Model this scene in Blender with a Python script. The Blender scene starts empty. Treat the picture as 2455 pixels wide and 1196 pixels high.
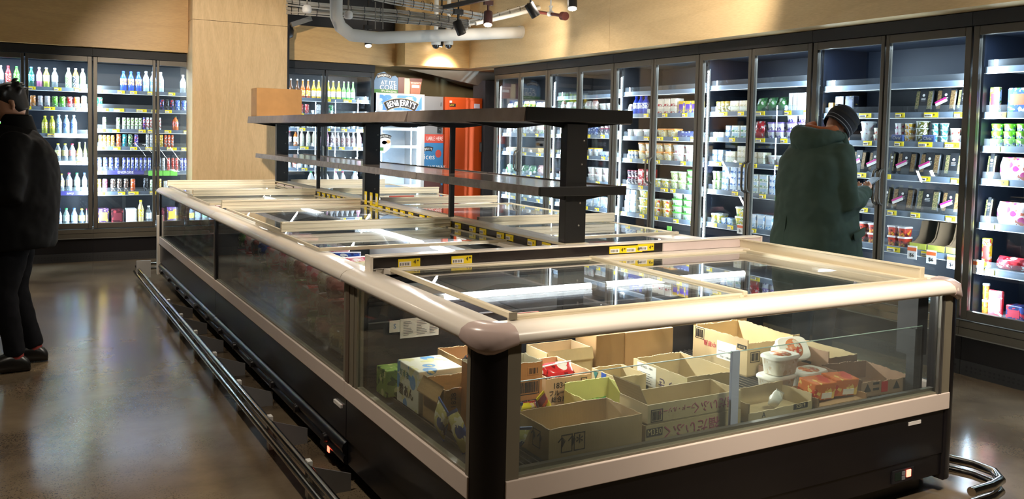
import bpy, bmesh, math, random
from mathutils import Vector, Matrix
R = random.Random(7)
SC = bpy.context.scene
COL = SC.collection
PI = math.pi

# ------------------------------------------------------------------ camera
F_PX, CX, CY = 2095.53, 1227.5, 434.29
P_, Y_, R_ = math.radians(3.00914), math.radians(29.60953), math.radians(-1.24382)
CAM = Vector((0, 0, 1.55))
FW = Vector((math.sin(Y_) * math.cos(P_), math.cos(Y_) * math.cos(P_), -math.sin(P_)))
RT0 = Vector((math.cos(Y_), -math.sin(Y_), 0))
DN0 = FW.cross(RT0)
RT = RT0 * math.cos(R_) + DN0 * math.sin(R_)
DN = -RT0 * math.sin(R_) + DN0 * math.cos(R_)
cd = bpy.data.cameras.new('camera')
cd.sensor_width = 36
cd.lens = F_PX / 2455 * 36
cd.shift_y = (CY - 598) / 2455
cd.clip_start = 0.05
co = bpy.data.objects.new('camera', cd)
m = Matrix.Identity(4)
for i in range(3):
    m[i][0], m[i][1], m[i][2], m[i][3] = RT[i], -DN[i], -FW[i], CAM[i]
co.matrix_world = m
COL.objects.link(co)
SC.camera = co


def ray(u, v):
    return RT * ((u - CX) / F_PX) + DN * ((v - CY) / F_PX) + FW


def at(u, v, ax, val):
    """Point of the place seen at photo position (u, v) on the plane axis = val."""
    d = ray(u, v)
    k = 'xyz'.index(ax)
    return CAM + d * ((val - CAM[k]) / d[k])


# ------------------------------------------------------------------ world, exposure, room lamps
SC.view_settings.view_transform = 'Standard'
SC.view_settings.look = 'None'
SC.view_settings.gamma = 1
SC.view_settings.exposure = 0.45
SC.view_settings.use_curve_mapping = False
cy_ = SC.cycles
cy_.use_denoising = True
cy_.max_bounces = 9
cy_.diffuse_bounces = 3
cy_.glossy_bounces = 5
cy_.transmission_bounces = 4
cy_.transparent_max_bounces = 40
cy_.caustics_reflective = False
cy_.caustics_refractive = False
cy_.sample_clamp_indirect = 6
w = bpy.data.worlds.new('world')
SC.world = w
w.use_nodes = True
w.node_tree.nodes['Background'].inputs[0].default_value = (0.9, 0.75, 0.55, 1)
w.node_tree.nodes['Background'].inputs[1].default_value = 0.03
WARM = (1.0, 0.87, 0.72)
COOL = (0.66, 0.84, 1.0)


def lamp(kind, name, loc, aim, energy, color, **kw):
    l = bpy.data.lights.new(name, kind)
    l.energy = energy
    l.color = color
    for k, v in kw.items():
        setattr(l, k, v)
    o = bpy.data.objects.new(name, l)
    o.location = loc
    o.rotation_euler = (Vector(aim) - Vector(loc)).to_track_quat('-Z', 'Y').to_euler()
    COL.objects.link(o)
    return o


# ceiling luminaires of the shop outside the frame; the aimed beams below include two added fills
for (x, y, e) in ((0.2, 3.2, 34), (2.6, 1.0, 42), (4.7, 2.6, 16), (0.2, 7.6, 30), (3.0, 6.2, 44), (4.6, 7.6, 16)):
    lamp('SPOT', 'ceiling_lamp', (x, y, 3.0), (x, y, 0), e * 3.2, WARM, spot_size=math.radians(150), spot_blend=1.0, shadow_soft_size=0.07)
for (p, a, e, s) in (((0.9, 2.0, 2.95), (2.4, 2.6, 0.9), 150, 50), ((2.9, 0.9, 2.95), (3.0, 2.8, 0.9), 170, 55),
                     ((0.9, 6.2, 2.95), (2.2, 10.6, 1.55), 430, 50), ((0.3, 4.4, 2.95), (2.1, 6.0, 1.6), 240, 56), ((3.4, 5.2, 2.95), (1.9, 5.2, 0.9), 90, 60),
                     ((3.6, 7.4, 2.95), (1.9, 8.4, 0.9), 80, 60), ((0.4, 8.6, 2.95), (0.5, 9.8, 0), 50, 60),
                     ((4.0, 4.6, 2.95), (5.32, 6.6, 2.8), 150, 80), ((4.7, 8.0, 2.62), (5.32, 9.3, 2.75), 26, 110), ((4.9, 10.38, 2.40), (4.9, 12.1, 2.1), 45, 110)):  # last two are added fills without a fixture: far valance, nook wall
    lamp('SPOT', 'track_and_fill_beam', p, a, e, WARM, spot_size=math.radians(s), spot_blend=0.6, shadow_soft_size=0.04)


# ------------------------------------------------------------------ materials
def S(h):
    h = h.lstrip('#')
    return tuple(((c / 12.92) if c <= 0.04045 else ((c + 0.055) / 1.055) ** 2.4) for c in (int(h[i:i + 2], 16) / 255 for i in (0, 2, 4))) + (1,)


MATS = {}


def nt(name):
    mt = bpy.data.materials.new(name)
    mt.use_nodes = True
    n = mt.node_tree
    return mt, n, n.nodes['Principled BSDF'], n.nodes, n.links


def mat(name, hexc, rough=0.5, metal=0.0, var=0.12, scale=9.0, emit=0.0, coat=0.0, spec=0.5):
    """plain material with a slight procedural variation"""
    if name in MATS:
        return MATS[name]
    mt, n, b, N, L = nt(name)
    c = S(hexc)
    b.inputs['Roughness'].default_value = rough
    b.inputs['Metallic'].default_value = metal
    b.inputs['Specular IOR Level'].default_value = spec
    if coat:
        b.inputs['Coat Weight'].default_value = coat
        b.inputs['Coat Roughness'].default_value = 0.08
    if var > 0:
        tc = N.new('ShaderNodeTexCoord')
        ns = N.new('ShaderNodeTexNoise')
        ns.inputs['Scale'].default_value = scale
        ns.inputs['Detail'].default_value = 4
        mx = N.new('ShaderNodeMixRGB')
        mx.inputs[1].default_value = tuple(k * (1 - var) for k in c[:3]) + (1,)
        mx.inputs[2].default_value = tuple(min(1, k * (1 + var)) for k in c[:3]) + (1,)
        L.new(tc.outputs['Object'], ns.inputs['Vector'])
        L.new(ns.outputs['Fac'], mx.inputs[0])
        L.new(mx.outputs[0], b.inputs['Base Color'])
    else:
        b.inputs['Base Color'].default_value = c
    if emit:
        b.inputs['Emission Color'].default_value = c
        b.inputs['Emission Strength'].default_value = emit
    MATS[name] = mt
    return mt


def printed(c1, c2, c3='#f4f2ea', scale=28.0, rough=0.35):
    """printed packaging: patches of two further inks on a ground colour"""
    name = 'print' + c1 + c2 + c3 + str(scale)
    if name in MATS:
        return MATS[name]
    mt, n, b, N, L = nt(name)
    b.inputs['Roughness'].default_value = rough
    tc = N.new('ShaderNodeTexCoord')
    v = N.new('ShaderNodeTexVoronoi')
    v.inputs['Scale'].default_value = scale
    ns = N.new('ShaderNodeTexNoise')
    ns.inputs['Scale'].default_value = scale * 1.6
    r1 = N.new('ShaderNodeValToRGB')
    r1.color_ramp.interpolation = 'CONSTANT'
    r1.color_ramp.elements[0].color = S(c2)
    r1.color_ramp.elements[1].color = S(c1)
    r1.color_ramp.elements[1].position = 0.36
    r2 = N.new('ShaderNodeValToRGB')
    r2.color_ramp.interpolation = 'CONSTANT'
    r2.color_ramp.elements[0].color = (0, 0, 0, 1)
    r2.color_ramp.elements[1].color = (1, 1, 1, 1)
    r2.color_ramp.elements[1].position = 0.57
    mx = N.new('ShaderNodeMixRGB')
    mx.inputs[2].default_value = S(c3)
    L.new(tc.outputs['Object'], v.inputs['Vector'])
    L.new(tc.outputs['Object'], ns.inputs['Vector'])
    L.new(v.outputs['Distance'], r1.inputs[0])
    L.new(ns.outputs['Fac'], r2.inputs[0])
    L.new(r1.outputs[0], mx.inputs[1])
    L.new(r2.outputs[0], mx.inputs[0])
    L.new(mx.outputs[0], b.inputs['Base Color'])
    MATS[name] = mt
    return mt


def glass(name, tint='#e8f2ee', f0=0.05, rough=0.0, haze=0.0):
    """thin pane: clear transmission with a mirror reflection that grows at grazing angles"""
    if name in MATS:
        return MATS[name]
    mt, n, b, N, L = nt(name)
    N.remove(b)
    tr = N.new('ShaderNodeBsdfTransparent')
    tr.inputs[0].default_value = S(tint)
    gl = N.new('ShaderNodeBsdfGlossy')
    gl.inputs['Roughness'].default_value = rough
    gl.inputs['Color'].default_value = (0.95, 0.97, 1, 1)
    lw = N.new('ShaderNodeLayerWeight')
    lw.inputs[0].default_value = 0.5
    pw = N.new('ShaderNodeMath')
    pw.operation = 'POWER'
    pw.inputs[1].default_value = 4.0
    ma = N.new('ShaderNodeMath')
    ma.operation = 'MULTIPLY_ADD'
    ma.inputs[1].default_value = 0.92
    ma.inputs[2].default_value = f0
    ms = N.new('ShaderNodeMixShader')
    L.new(lw.outputs['Facing'], pw.inputs[0])
    L.new(pw.outputs[0], ma.inputs[0])
    L.new(ma.outputs[0], ms.inputs[0])
    L.new(tr.outputs[0], ms.inputs[1])
    L.new(gl.outputs[0], ms.inputs[2])
    out = ms
    if haze:
        df = N.new('ShaderNodeBsdfDiffuse')
        df.inputs[0].default_value = (0.8, 0.82, 0.85, 1)
        m2 = N.new('ShaderNodeMixShader')
        tc = N.new('ShaderNodeTexCoord')
        ns = N.new('ShaderNodeTexNoise')
        ns.inputs['Scale'].default_value = 3
        ns.inputs['Detail'].default_value = 6
        mm = N.new('ShaderNodeMath')
        mm.operation = 'MULTIPLY'
        mm.inputs[1].default_value = haze * 2
        L.new(tc.outputs['Object'], ns.inputs['Vector'])
        L.new(ns.outputs['Fac'], mm.inputs[0])
        L.new(mm.outputs[0], m2.inputs[0])
        L.new(ms.outputs[0], m2.inputs[1])
        L.new(df.outputs[0], m2.inputs[2])
        out = m2
    L.new(out.outputs[0], N['Material Output'].inputs[0])
    MATS[name] = mt
    return mt


def emis(name, col, strength):
    if name in MATS:
        return MATS[name]
    mt, n, b, N, L = nt(name)
    b.inputs['Base Color'].default_value = (0.8, 0.8, 0.8, 1)
    b.inputs['Emission Color'].default_value = tuple(col[:3]) + (1,)
    b.inputs['Emission Strength'].default_value = strength
    MATS[name] = mt
    return mt


def plywood(name, axis, tone='#e2c190'):
    mt, n, b, N, L = nt(name)
    b.inputs['Roughness'].default_value = 0.42
    tc = N.new('ShaderNodeTexCoord')
    mp = N.new('ShaderNodeMapping')
    sc = [2.6, 2.6, 2.6]
    sc[axis] = 0.32
    mp.inputs['Scale'].default_value = sc
    ns = N.new('ShaderNodeTexNoise')
    ns.inputs['Scale'].default_value = 1.5
    ns.inputs['Detail'].default_value = 3
    ns.inputs['Distortion'].default_value = 0.6
    sn = N.new('ShaderNodeMath')
    sn.operation = 'MULTIPLY'
    sn.inputs[1].default_value = 34
    si = N.new('ShaderNodeMath')
    si.operation = 'SINE'
    fine = N.new('ShaderNodeTexNoise')
    fine.inputs['Scale'].default_value = 60
    fine.inputs['Detail'].default_value = 2
    ad = N.new('ShaderNodeMath')
    ad.operation = 'MULTIPLY_ADD'
    ad.inputs[1].default_value = 0.13
    mr = N.new('ShaderNodeValToRGB')
    c = S(tone)
    mr.color_ramp.elements[0].color = tuple(k * f for k, f in zip(c[:3], (0.80, 0.76, 0.70))) + (1,)
    mr.color_ramp.elements[1].color = tuple(min(1, k * 1.08) for k in c[:3]) + (1,)
    L.new(tc.outputs['Object'], mp.inputs[0])
    L.new(mp.outputs[0], ns.inputs['Vector'])
    L.new(mp.outputs[0], fine.inputs['Vector'])
    L.new(ns.outputs['Fac'], sn.inputs[0])
    L.new(sn.outputs[0], si.inputs[0])
    L.new(si.outputs[0], ad.inputs[0])
    L.new(fine.outputs['Fac'], ad.inputs[2])
    L.new(ad.outputs[0], mr.inputs[0])
    L.new(mr.outputs[0], b.inputs['Base Color'])
    MATS[name] = mt
    return mt


def concrete(name, c1, c2, speck, rough, scale=1.2):
    mt, n, b, N, L = nt(name)
    tc = N.new('ShaderNodeTexCoord')
    n1 = N.new('ShaderNodeTexNoise')
    n1.inputs['Scale'].default_value = scale
    n1.inputs['Detail'].default_value = 8
    n1.inputs['Roughness'].default_value = 0.62
    r1 = N.new('ShaderNodeValToRGB')
    r1.color_ramp.elements[0].position = 0.35
    r1.color_ramp.elements[1].position = 0.68
    r1.color_ramp.elements[0].color = S(c1)
    r1.color_ramp.elements[1].color = S(c2)
    v = N.new('ShaderNodeTexVoronoi')
    v.inputs['Scale'].default_value = 95
    v.inputs['Randomness'].default_value = 1
    rv = N.new('ShaderNodeValToRGB')
    rv.color_ramp.elements[0].position = 0.27
    rv.color_ramp.elements[1].position = 0.40
    rv.color_ramp.elements[0].color = (1, 1, 1, 1)
    rv.color_ramp.elements[1].color = (0, 0, 0, 1)
    n2 = N.new('ShaderNodeTexNoise')
    n2.inputs['Scale'].default_value = 1.6
    n2.inputs['Detail'].default_value = 3
    r2 = N.new('ShaderNodeValToRGB')
    r2.color_ramp.elements[0].position = 0.44
    r2.color_ramp.elements[1].position = 0.6
    mu = N.new('ShaderNodeMath')
    mu.operation = 'MULTIPLY'
    mu2 = N.new('ShaderNodeMath')
    mu2.operation = 'MULTIPLY'
    mu2.inputs[1].default_value = speck
    mx = N.new('ShaderNodeMixRGB')
    mx.inputs[2].default_value = S('#1d1a17')
    for q in (n1, v, n2):
        L.new(tc.outputs['Object'], q.inputs['Vector'])
    L.new(n1.outputs['Fac'], r1.inputs[0])
    L.new(v.outputs['Distance'], rv.inputs[0])
    L.new(n2.outputs['Fac'], r2.inputs[0])
    L.new(rv.outputs[0], mu.inputs[0])
    L.new(r2.outputs[0], mu.inputs[1])
    L.new(mu.outputs[0], mu2.inputs[0])
    L.new(mu2.outputs[0], mx.inputs[0])
    L.new(r1.outputs[0], mx.inputs[1])
    L.new(mx.outputs[0], b.inputs['Base Color'])
    rr = N.new('ShaderNodeMapRange')
    rr.inputs[3].default_value = rough * 0.7
    rr.inputs[4].default_value = rough * 1.5
    L.new(n1.outputs['Fac'], rr.inputs[0])
    L.new(rr.outputs[0], b.inputs['Roughness'])
    MATS[name] = mt
    return mt


M_FLOOR = concrete('polished_concrete', '#54483a', '#84745d', 1.0, 0.16)
M_CEIL = concrete('ceiling_concrete', '#bdb9ae', '#d6d1c4', 0.0, 0.7)
M_PLY_V = plywood('plywood_upright', 2)
M_PLY_X = plywood('plywood_along_x', 0)
M_PLY_Y = plywood('plywood_along_y', 1)
M_BLACK = mat('black_panel', '#151316', 0.28, 0, 0.1, 4)
M_BLACKM = mat('black_metal', '#131211', 0.42, 0.0, 0.2, 14)
M_DARKFR = mat('dark_anodised', '#5a554d', 0.42, 0.6, 0.08, 5)
M_ALU = mat('anodised_aluminium', '#8d8a84', 0.38, 0.8, 0.06, 6)
M_CREAM = mat('cream_plastic', '#ece3d5', 0.30, 0, 0.03, 3, coat=0.15)
M_BAND = mat('cream_band', '#e2d2c6', 0.36, 0, 0.04, 5)
M_CAP = mat('corner_plastic', '#c9b3ab', 0.28, 0, 0.03, 5, coat=0.2)
M_LID = mat('lid_frame', '#d8ccb0', 0.32, 0, 0.015, 5)
M_SEAL = mat('seal_strip', '#7c7564', 0.5, 0, 0.06, 8)
M_NAVY = mat('liner_navy', '#0d1018', 0.6, 0, 0.1, 5)
M_LINERG = mat('liner_grey', '#9aa0a4', 0.5, 0, 0.05, 5)
M_CHROME = mat('chrome', '#c9c7c2', 0.12, 1.0, 0.03, 5)
M_STEEL = mat('brushed_steel', '#8c8883', 0.32, 0.9, 0.25, 18)
M_STEELD = mat('worn_dark_steel', '#85786f', 0.36, 0.3, 0.4, 12)
M_WHITE = mat('white_plastic', '#ecebe6', 0.4, 0, 0.03, 6)
M_OFFW = mat('white_lagging', '#d5d1c8', 0.7, 0, 0.08, 6)
M_GREYC = mat('grey_paint', '#77787c', 0.5, 0, 0.06, 3)
M_YEL = mat('tag_yellow', '#f5d818', 0.5, 0, 0.04, 30)
M_TAGW = mat('tag_white', '#eeeae4', 0.5, 0, 0.03, 30)
M_INK = mat('ink_black', '#17161a', 0.6, 0, 0.0)
M_INKR = mat('ink_red', '#b23a48', 0.6, 0, 0.0)
M_INKM = mat('ink_mauve', '#a8506a', 0.6, 0, 0.0)
M_INKG = mat('ink_teal', '#2f6f6a', 0.6, 0, 0.0)
M_RED = mat('red_plastic', '#c4262c', 0.4, 0, 0.05, 9)
M_ORANGE = mat('orange_steel', '#bf480e', 0.42, 0, 0.05, 3)
M_GLASS = glass('door_glass', '#fafcfd', 0.03)
M_GLASSF = glass('freezer_glass', '#f8fcfa', 0.04, 0.0, 0.012)
M_GLASSL = glass('lid_glass', '#f4f8f8', 0.09, 0.0, 0.01)
M_ACR = glass('clear_acrylic', '#f8fbfb', 0.04, 0.03, 0.03)
M_CLEAR = glass('clear_film', '#dfe6e6', 0.12, 0.12, 0.08)
M_EDGE = mat('glass_edge', '#9fb8b0', 0.2, 0, 0.0)
M_LED = emis('led_white', (0.80, 0.92, 1.0), 14)
M_TUBE = emis('tube_white', (1.0, 0.98, 0.93), 16)
M_HOT = emis('spot_lens', (1.0, 0.86, 0.62), 40)
M_LEDRED = emis('indicator_red', (1.0, 0.06, 0.03), 6)


def cardboard(tone):
    name = 'cardboard' + tone
    if name in MATS:
        return MATS[name]
    mt, n, b, N, L = nt(name)
    b.inputs['Roughness'].default_value = 0.8
    tc = N.new('ShaderNodeTexCoord')
    wv = N.new('ShaderNodeTexWave')
    wv.bands_direction = 'X'
    wv.inputs['Scale'].default_value = 45
    wv.inputs['Distortion'].default_value = 0.4
    ns = N.new('ShaderNodeTexNoise')
    ns.inputs['Scale'].default_value = 7
    ns.inputs['Detail'].default_value = 5
    ad = N.new('ShaderNodeMath')
    ad.operation = 'MULTIPLY_ADD'
    ad.inputs[1].default_value = 0.14
    c = S(tone)
    rp = N.new('ShaderNodeValToRGB')
    rp.color_ramp.elements[0].position = 0.3
    rp.color_ramp.elements[1].position = 0.8
    rp.color_ramp.elements[0].color = tuple(k * 0.84 for k in c[:3]) + (1,)
    rp.color_ramp.elements[1].color = tuple(min(1, k * 1.1) for k in c[:3]) + (1,)
    for q in (wv, ns):
        L.new(tc.outputs['Object'], q.inputs['Vector'])
    L.new(wv.outputs['Fac'], ad.inputs[0])
    L.new(ns.outputs['Fac'], ad.inputs[2])
    L.new(ad.outputs[0], rp.inputs[0])
    L.new(rp.outputs[0], b.inputs['Base Color'])
    MATS[name] = mt
    return mt


# ------------------------------------------------------------------ mesh building
class MB:
    def __init__(s):
        s.v, s.f, s.mi, s.sm, s.mats = [], [], [], [], []

    def m(s, mt):
        if mt not in s.mats:
            s.mats.append(mt)
        return s.mats.index(mt)

    def add(s, vs, fs, mt, smooth=False):
        k = len(s.v)
        s.v += [tuple(p) for p in vs]
        i = s.m(mt)
        for f in fs:
            s.f.append([k + q for q in f])
            s.mi.append(i)
            s.sm.append(smooth)
        return s

    def box(s, x0, y0, z0, x1, y1, z1, mt, rot=None, piv=None):
        vs = [Vector((x, y, z)) for x in (x0, x1) for y in (y0, y1) for z in (z0, z1)]
        if rot is not None:
            c = Vector(piv) if piv else Vector(((x0 + x1) / 2, (y0 + y1) / 2, (z0 + z1) / 2))
            vs = [rot @ (p - c) + c for p in vs]
        return s.add(vs, [(0, 1, 3, 2), (4, 6, 7, 5), (0, 4, 5, 1), (2, 3, 7, 6), (0, 2, 6, 4), (1, 5, 7, 3)], mt)

    def rings(s, rs, mt, smooth=True, cap0=True, cap1=True, closed=True):
        """loft through rings of equal length"""
        n = len(rs[0])
        vs = [p for r in rs for p in r]
        fs = []
        for a in range(len(rs) - 1):
            for i in range(n if closed else n - 1):
                j = (i + 1) % n
                fs.append((a * n + i, a * n + j, (a + 1) * n + j, (a + 1) * n + i))
        s.add(vs, fs, mt, smooth)
        if cap0:
            s.add(rs[0], [tuple(range(n))[::-1]], mt)
        if cap1:
            s.add(rs[-1], [tuple(range(n))], mt)
        return s

    def prism(s, poly, ax, a, b, mt, smooth=False):
        """extrude a 2-D outline along axis ax from a to b; outline in the two other axes, in order"""
        o = [k for k in range(3) if k != ax]

        def P(p, t):
            q = [0, 0, 0]
            q[o[0]], q[o[1]], q[ax] = p[0], p[1], t
            return q
        return s.rings([[P(p, a) for p in poly], [P(p, b) for p in poly]], mt, smooth)

    def cyl(s, p0, p1, r0, mt, r1=None, n=16, cap=True):
        return s.tube([p0, p1], [r0, r0 if r1 is None else r1], mt, n, cap)

    def tube(s, pts, r, mt, n=12, cap=True):
        pts = [Vector(p) for p in pts]
        if not isinstance(r, (list, tuple)):
            r = [r] * len(pts)
        rs, up = [], None
        for i, p in enumerate(pts):
            t = (pts[min(i + 1, len(pts) - 1)] - pts[max(i - 1, 0)]).normalized()
            if up is None:
                up = Vector((0, 0, 1)) if abs(t.z) < 0.9 else Vector((1, 0, 0))
            a = t.cross(up).normalized()
            up = a.cross(t).normalized()
            rs.append([p + (a * math.cos(q) + up * math.sin(q)) * r[i] for q in (2 * PI * k / n for k in range(n))])
        return s.rings(rs, mt, True, cap, cap)

    def lathe(s, prof, mt, n=20, c=(0, 0, 0), cap0=True, cap1=True):
        rs = [[(c[0] + r * math.cos(2 * PI * k / n), c[1] + r * math.sin(2 * PI * k / n), c[2] + z) for k in range(n)] for r, z in prof]
        return s.rings(rs, mt, True, cap0, cap1)

    def build(s, name, parent=None, bevel=0.0, seg=2, subd=0):
        off = wloc(parent)
        me = bpy.data.meshes.new(name)
        me.from_pydata([(x - off[0], y - off[1], z - off[2]) for x, y, z in s.v], [], s.f)
        for q in s.mats:
            me.materials.append(q)
        me.polygons.foreach_set('material_index', s.mi)
        me.polygons.foreach_set('use_smooth', s.sm)
        bm = bmesh.new()
        bm.from_mesh(me)
        bmesh.ops.recalc_face_normals(bm, faces=bm.faces)
        bm.to_mesh(me)
        bm.free()
        me.update()
        o = bpy.data.objects.new(name, me)
        COL.objects.link(o)
        if parent:
            o.parent = parent
        if bevel:
            q = o.modifiers.new('bevel', 'BEVEL')
            q.width = bevel
            q.segments = seg
            q.limit_method = 'ANGLE'
            q.angle_limit = math.radians(40)
        if subd:
            q = o.modifiers.new('subd', 'SUBSURF')
            q.levels = q.render_levels = subd
        return o


def wloc(o):
    v = Vector((0, 0, 0))
    while o is not None:
        v = v + o.location
        o = o.parent
    return v


def tag(o, label, cat, group=None):
    o['label'] = label
    o['category'] = cat
    if group:
        o['group'] = group
    return o


def thing(name, label, cat, loc, group=None):
    o = bpy.data.objects.new(name, None)
    o.empty_display_size = 0.1
    o.location = loc
    COL.objects.link(o)
    return tag(o, label, cat, group)


def struct(o):
    o['kind'] = 'structure'
    return o


def dup(o, parent=None):
    """copy a thing with its parts and sub-parts"""
    c = o.copy()
    COL.objects.link(c)
    if parent:
        c.parent = parent
    for ch in list(o.children):
        dup(ch, c)
    return c


def text(body, size, mt, loc, xdir, updir, parent, name='lettering', align='CENTER', sx=1.0, ext=0.0006, mirror=False):
    cu = bpy.data.curves.new(name, 'FONT')
    cu.body = body
    cu.size = size
    cu.align_x = align
    cu.align_y = 'CENTER'
    cu.extrude = ext
    cu.resolution_u = 2
    o = bpy.data.objects.new(name, cu)
    COL.objects.link(o)
    dg = bpy.context.evaluated_depsgraph_get()
    me = bpy.data.meshes.new_from_object(o.evaluated_get(dg))
    bpy.data.objects.remove(o)
    me.materials.clear()
    me.materials.append(mt)
    x = Vector(xdir).normalized()
    u = Vector(updir).normalized()
    z = x.cross(u)
    M = Matrix((x * sx, u, z)).transposed()
    off = Vector(loc) - wloc(parent)
    for v in me.vertices:
        v.co = M @ v.co + off
    o = bpy.data.objects.new(name, me)
    COL.objects.link(o)
    o.parent = parent
    return o


ORD = ['first', 'second', 'third', 'fourth', 'fifth', 'sixth', 'seventh', 'eighth', 'ninth', 'tenth', 'eleventh', 'twelfth', 'thirteenth',
       'fourteenth', 'fifteenth', 'sixteenth', 'seventeenth', 'eighteenth', 'nineteenth', 'twentieth']


def pos(i, n):
    if n == 1:
        return 'alone'
    if i == 0:
        return 'leftmost'
    if i == n - 1:
        return 'rightmost'
    return ORD[i] + ' from left'


# ------------------------------------------------------------------ the setting
X0, X1, Y0, Y1, ZC = -2.6, 6.3, -2.2, 12.1, 3.3
struct(MB().box(X0, Y0, -0.1, X1, Y1, 0, M_FLOOR).build('floor'))
struct(MB().box(X0, Y0, ZC, X1, Y1, ZC + 0.1, M_CEIL).build('ceiling'))
M_KHAKI = mat('khaki_wall', '#756a4c', 0.8, 0, 0.12, 2)
M_DWALL = mat('dark_wall', '#3a3733', 0.8, 0, 0.1, 2)
struct(MB().box(X0, Y1, 0, X1, Y1 + 0.1, ZC, M_KHAKI).build('wall_back'))
struct(MB().box(X1, Y0, 0, X1 + 0.1, Y1, ZC, M_DWALL).build('wall_right'))
struct(MB().box(X0 - 0.1, Y0, 0, X0, Y1, ZC, M_DWALL).build('wall_left'))
struct(MB().box(X0, Y0 - 0.1, 0, X1, Y0, ZC, M_DWALL).build('wall_front'))
M_PLYL = plywood('plywood_pale_y', 1, '#dcc193')
M_PLYX2 = plywood('plywood_pale_x', 0, '#cfa76c')
struct(MB().box(5.32, Y0, 2.435, X1, 7.398, ZC, M_PLYL).box(5.32, 7.402, 2.435, X1, 10.6, ZC, M_PLYL).build('trim_1'))
struct(MB().box(4.39, 10.6, 2.435, X1, 10.95, ZC, M_PLYX2).build('trim_2'))
struct(MB().box(2.886, 10.95, 2.435, 4.39, 11.2, 2.87, M_PLYX2).build('trim_3'))
struct(MB().box(2.886, 11.0, 2.87, 4.39, 11.2, ZC, M_BLACK).build('void_shade'))  # black box painting the shade of the open void above the valance
struct(MB().box(X0, 10.9, 2.435, 1.77, 11.2, ZC, M_PLYX2).build('trim_5'))
pw_ = MB().box(1.77, 10.6, 0, 2.862, 11.0, 2.798, M_PLY_V).box(1.77, 10.6, 2.802, 2.862, 11.0, ZC, M_PLY_V)
pw_.box(2.862, 10.595, 0, 2.886, 11.0, ZC, M_BLACK)
struct(pw_.build('wall_plywood'))
struct(MB().rings([[(4.75, 11.35, 2.434), (5.6, 10.96, 2.434), (6.28, 10.96, 2.434), (6.28, 12.1, 2.434), (5.4, 12.1, 2.434)],
                   [(5.5, 11.6, 2.36), (5.8, 11.3, 2.26), (6.28, 11.3, 2.24), (6.28, 12.1, 2.24), (5.9, 12.1, 2.3)]], mat('soffit_plaster', '#8d8a80', 0.8), False).build('trim_6'))

# ------------------------------------------------------------------ glass door coolers
M_SHELF = mat('shelf_white', '#9aa3aa', 0.45, 0, 0.04, 5)
M_STRIP = mat('price_strip', '#5f6a78', 0.4, 0.1, 0.04, 8)
M_STRIPL = mat('price_strip_pale', '#66727f', 0.4, 0, 0.04, 8)
M_STRIPV = mat('price_strip_violet', '#4d4a92', 0.4, 0, 0.08, 8)
M_CBACK = mat('cooler_back', '#091222', 0.5, 0.0, 0.12, 4)
M_CBACK2 = mat('cooler_back_dark', '#111013', 0.5, 0.0, 0.15, 4)
M_BASEM = mat('cooler_base_metal', '#5c564b', 0.42, 0.5, 0.08, 4)
M_KICK = mat('kick_grille', '#2a2a2b', 0.5, 0.2, 0.05, 6)
DEPTH = 0.66
TAGMESH = {}


def tagmesh(wd=0.075, ht=0.034, fig=True):
    k = (wd, ht, fig)
    if k not in TAGMESH:
        b = MB().box(-wd / 2, -0.002, -ht / 2, wd / 2, 0, ht / 2, M_YEL)
        b.box(-wd * 0.46, -0.003, -ht * 0.42, wd * 0.08, -0.002, ht * 0.16, M_TAGW)
        for q in range(6):
            b.box(-wd * 0.42 + q * wd * 0.075, -0.0036, -ht * 0.3, -wd * 0.39 + q * wd * 0.075, -0.003, ht * 0.02, M_INK)
        if fig:
            b.box(wd * 0.19, -0.0027, -ht * 0.14, wd * 0.25, -0.002, ht * 0.2, M_INK)
        o = b.build('price_tag')
        TAGMESH[k] = o.data
        bpy.data.objects.remove(o)
    return TAGMESH[k]


def price_tag(parent, loc, rotz=0.0, tilt=0.0, wd=0.075, ht=0.034, fig=True):
    o = bpy.data.objects.new('price_tag', tagmesh(wd, ht, fig))
    COL.objects.link(o)
    o.parent = parent
    o.location = loc
    o.rotation_euler = (tilt, 0, rotz)
    return o


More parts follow.
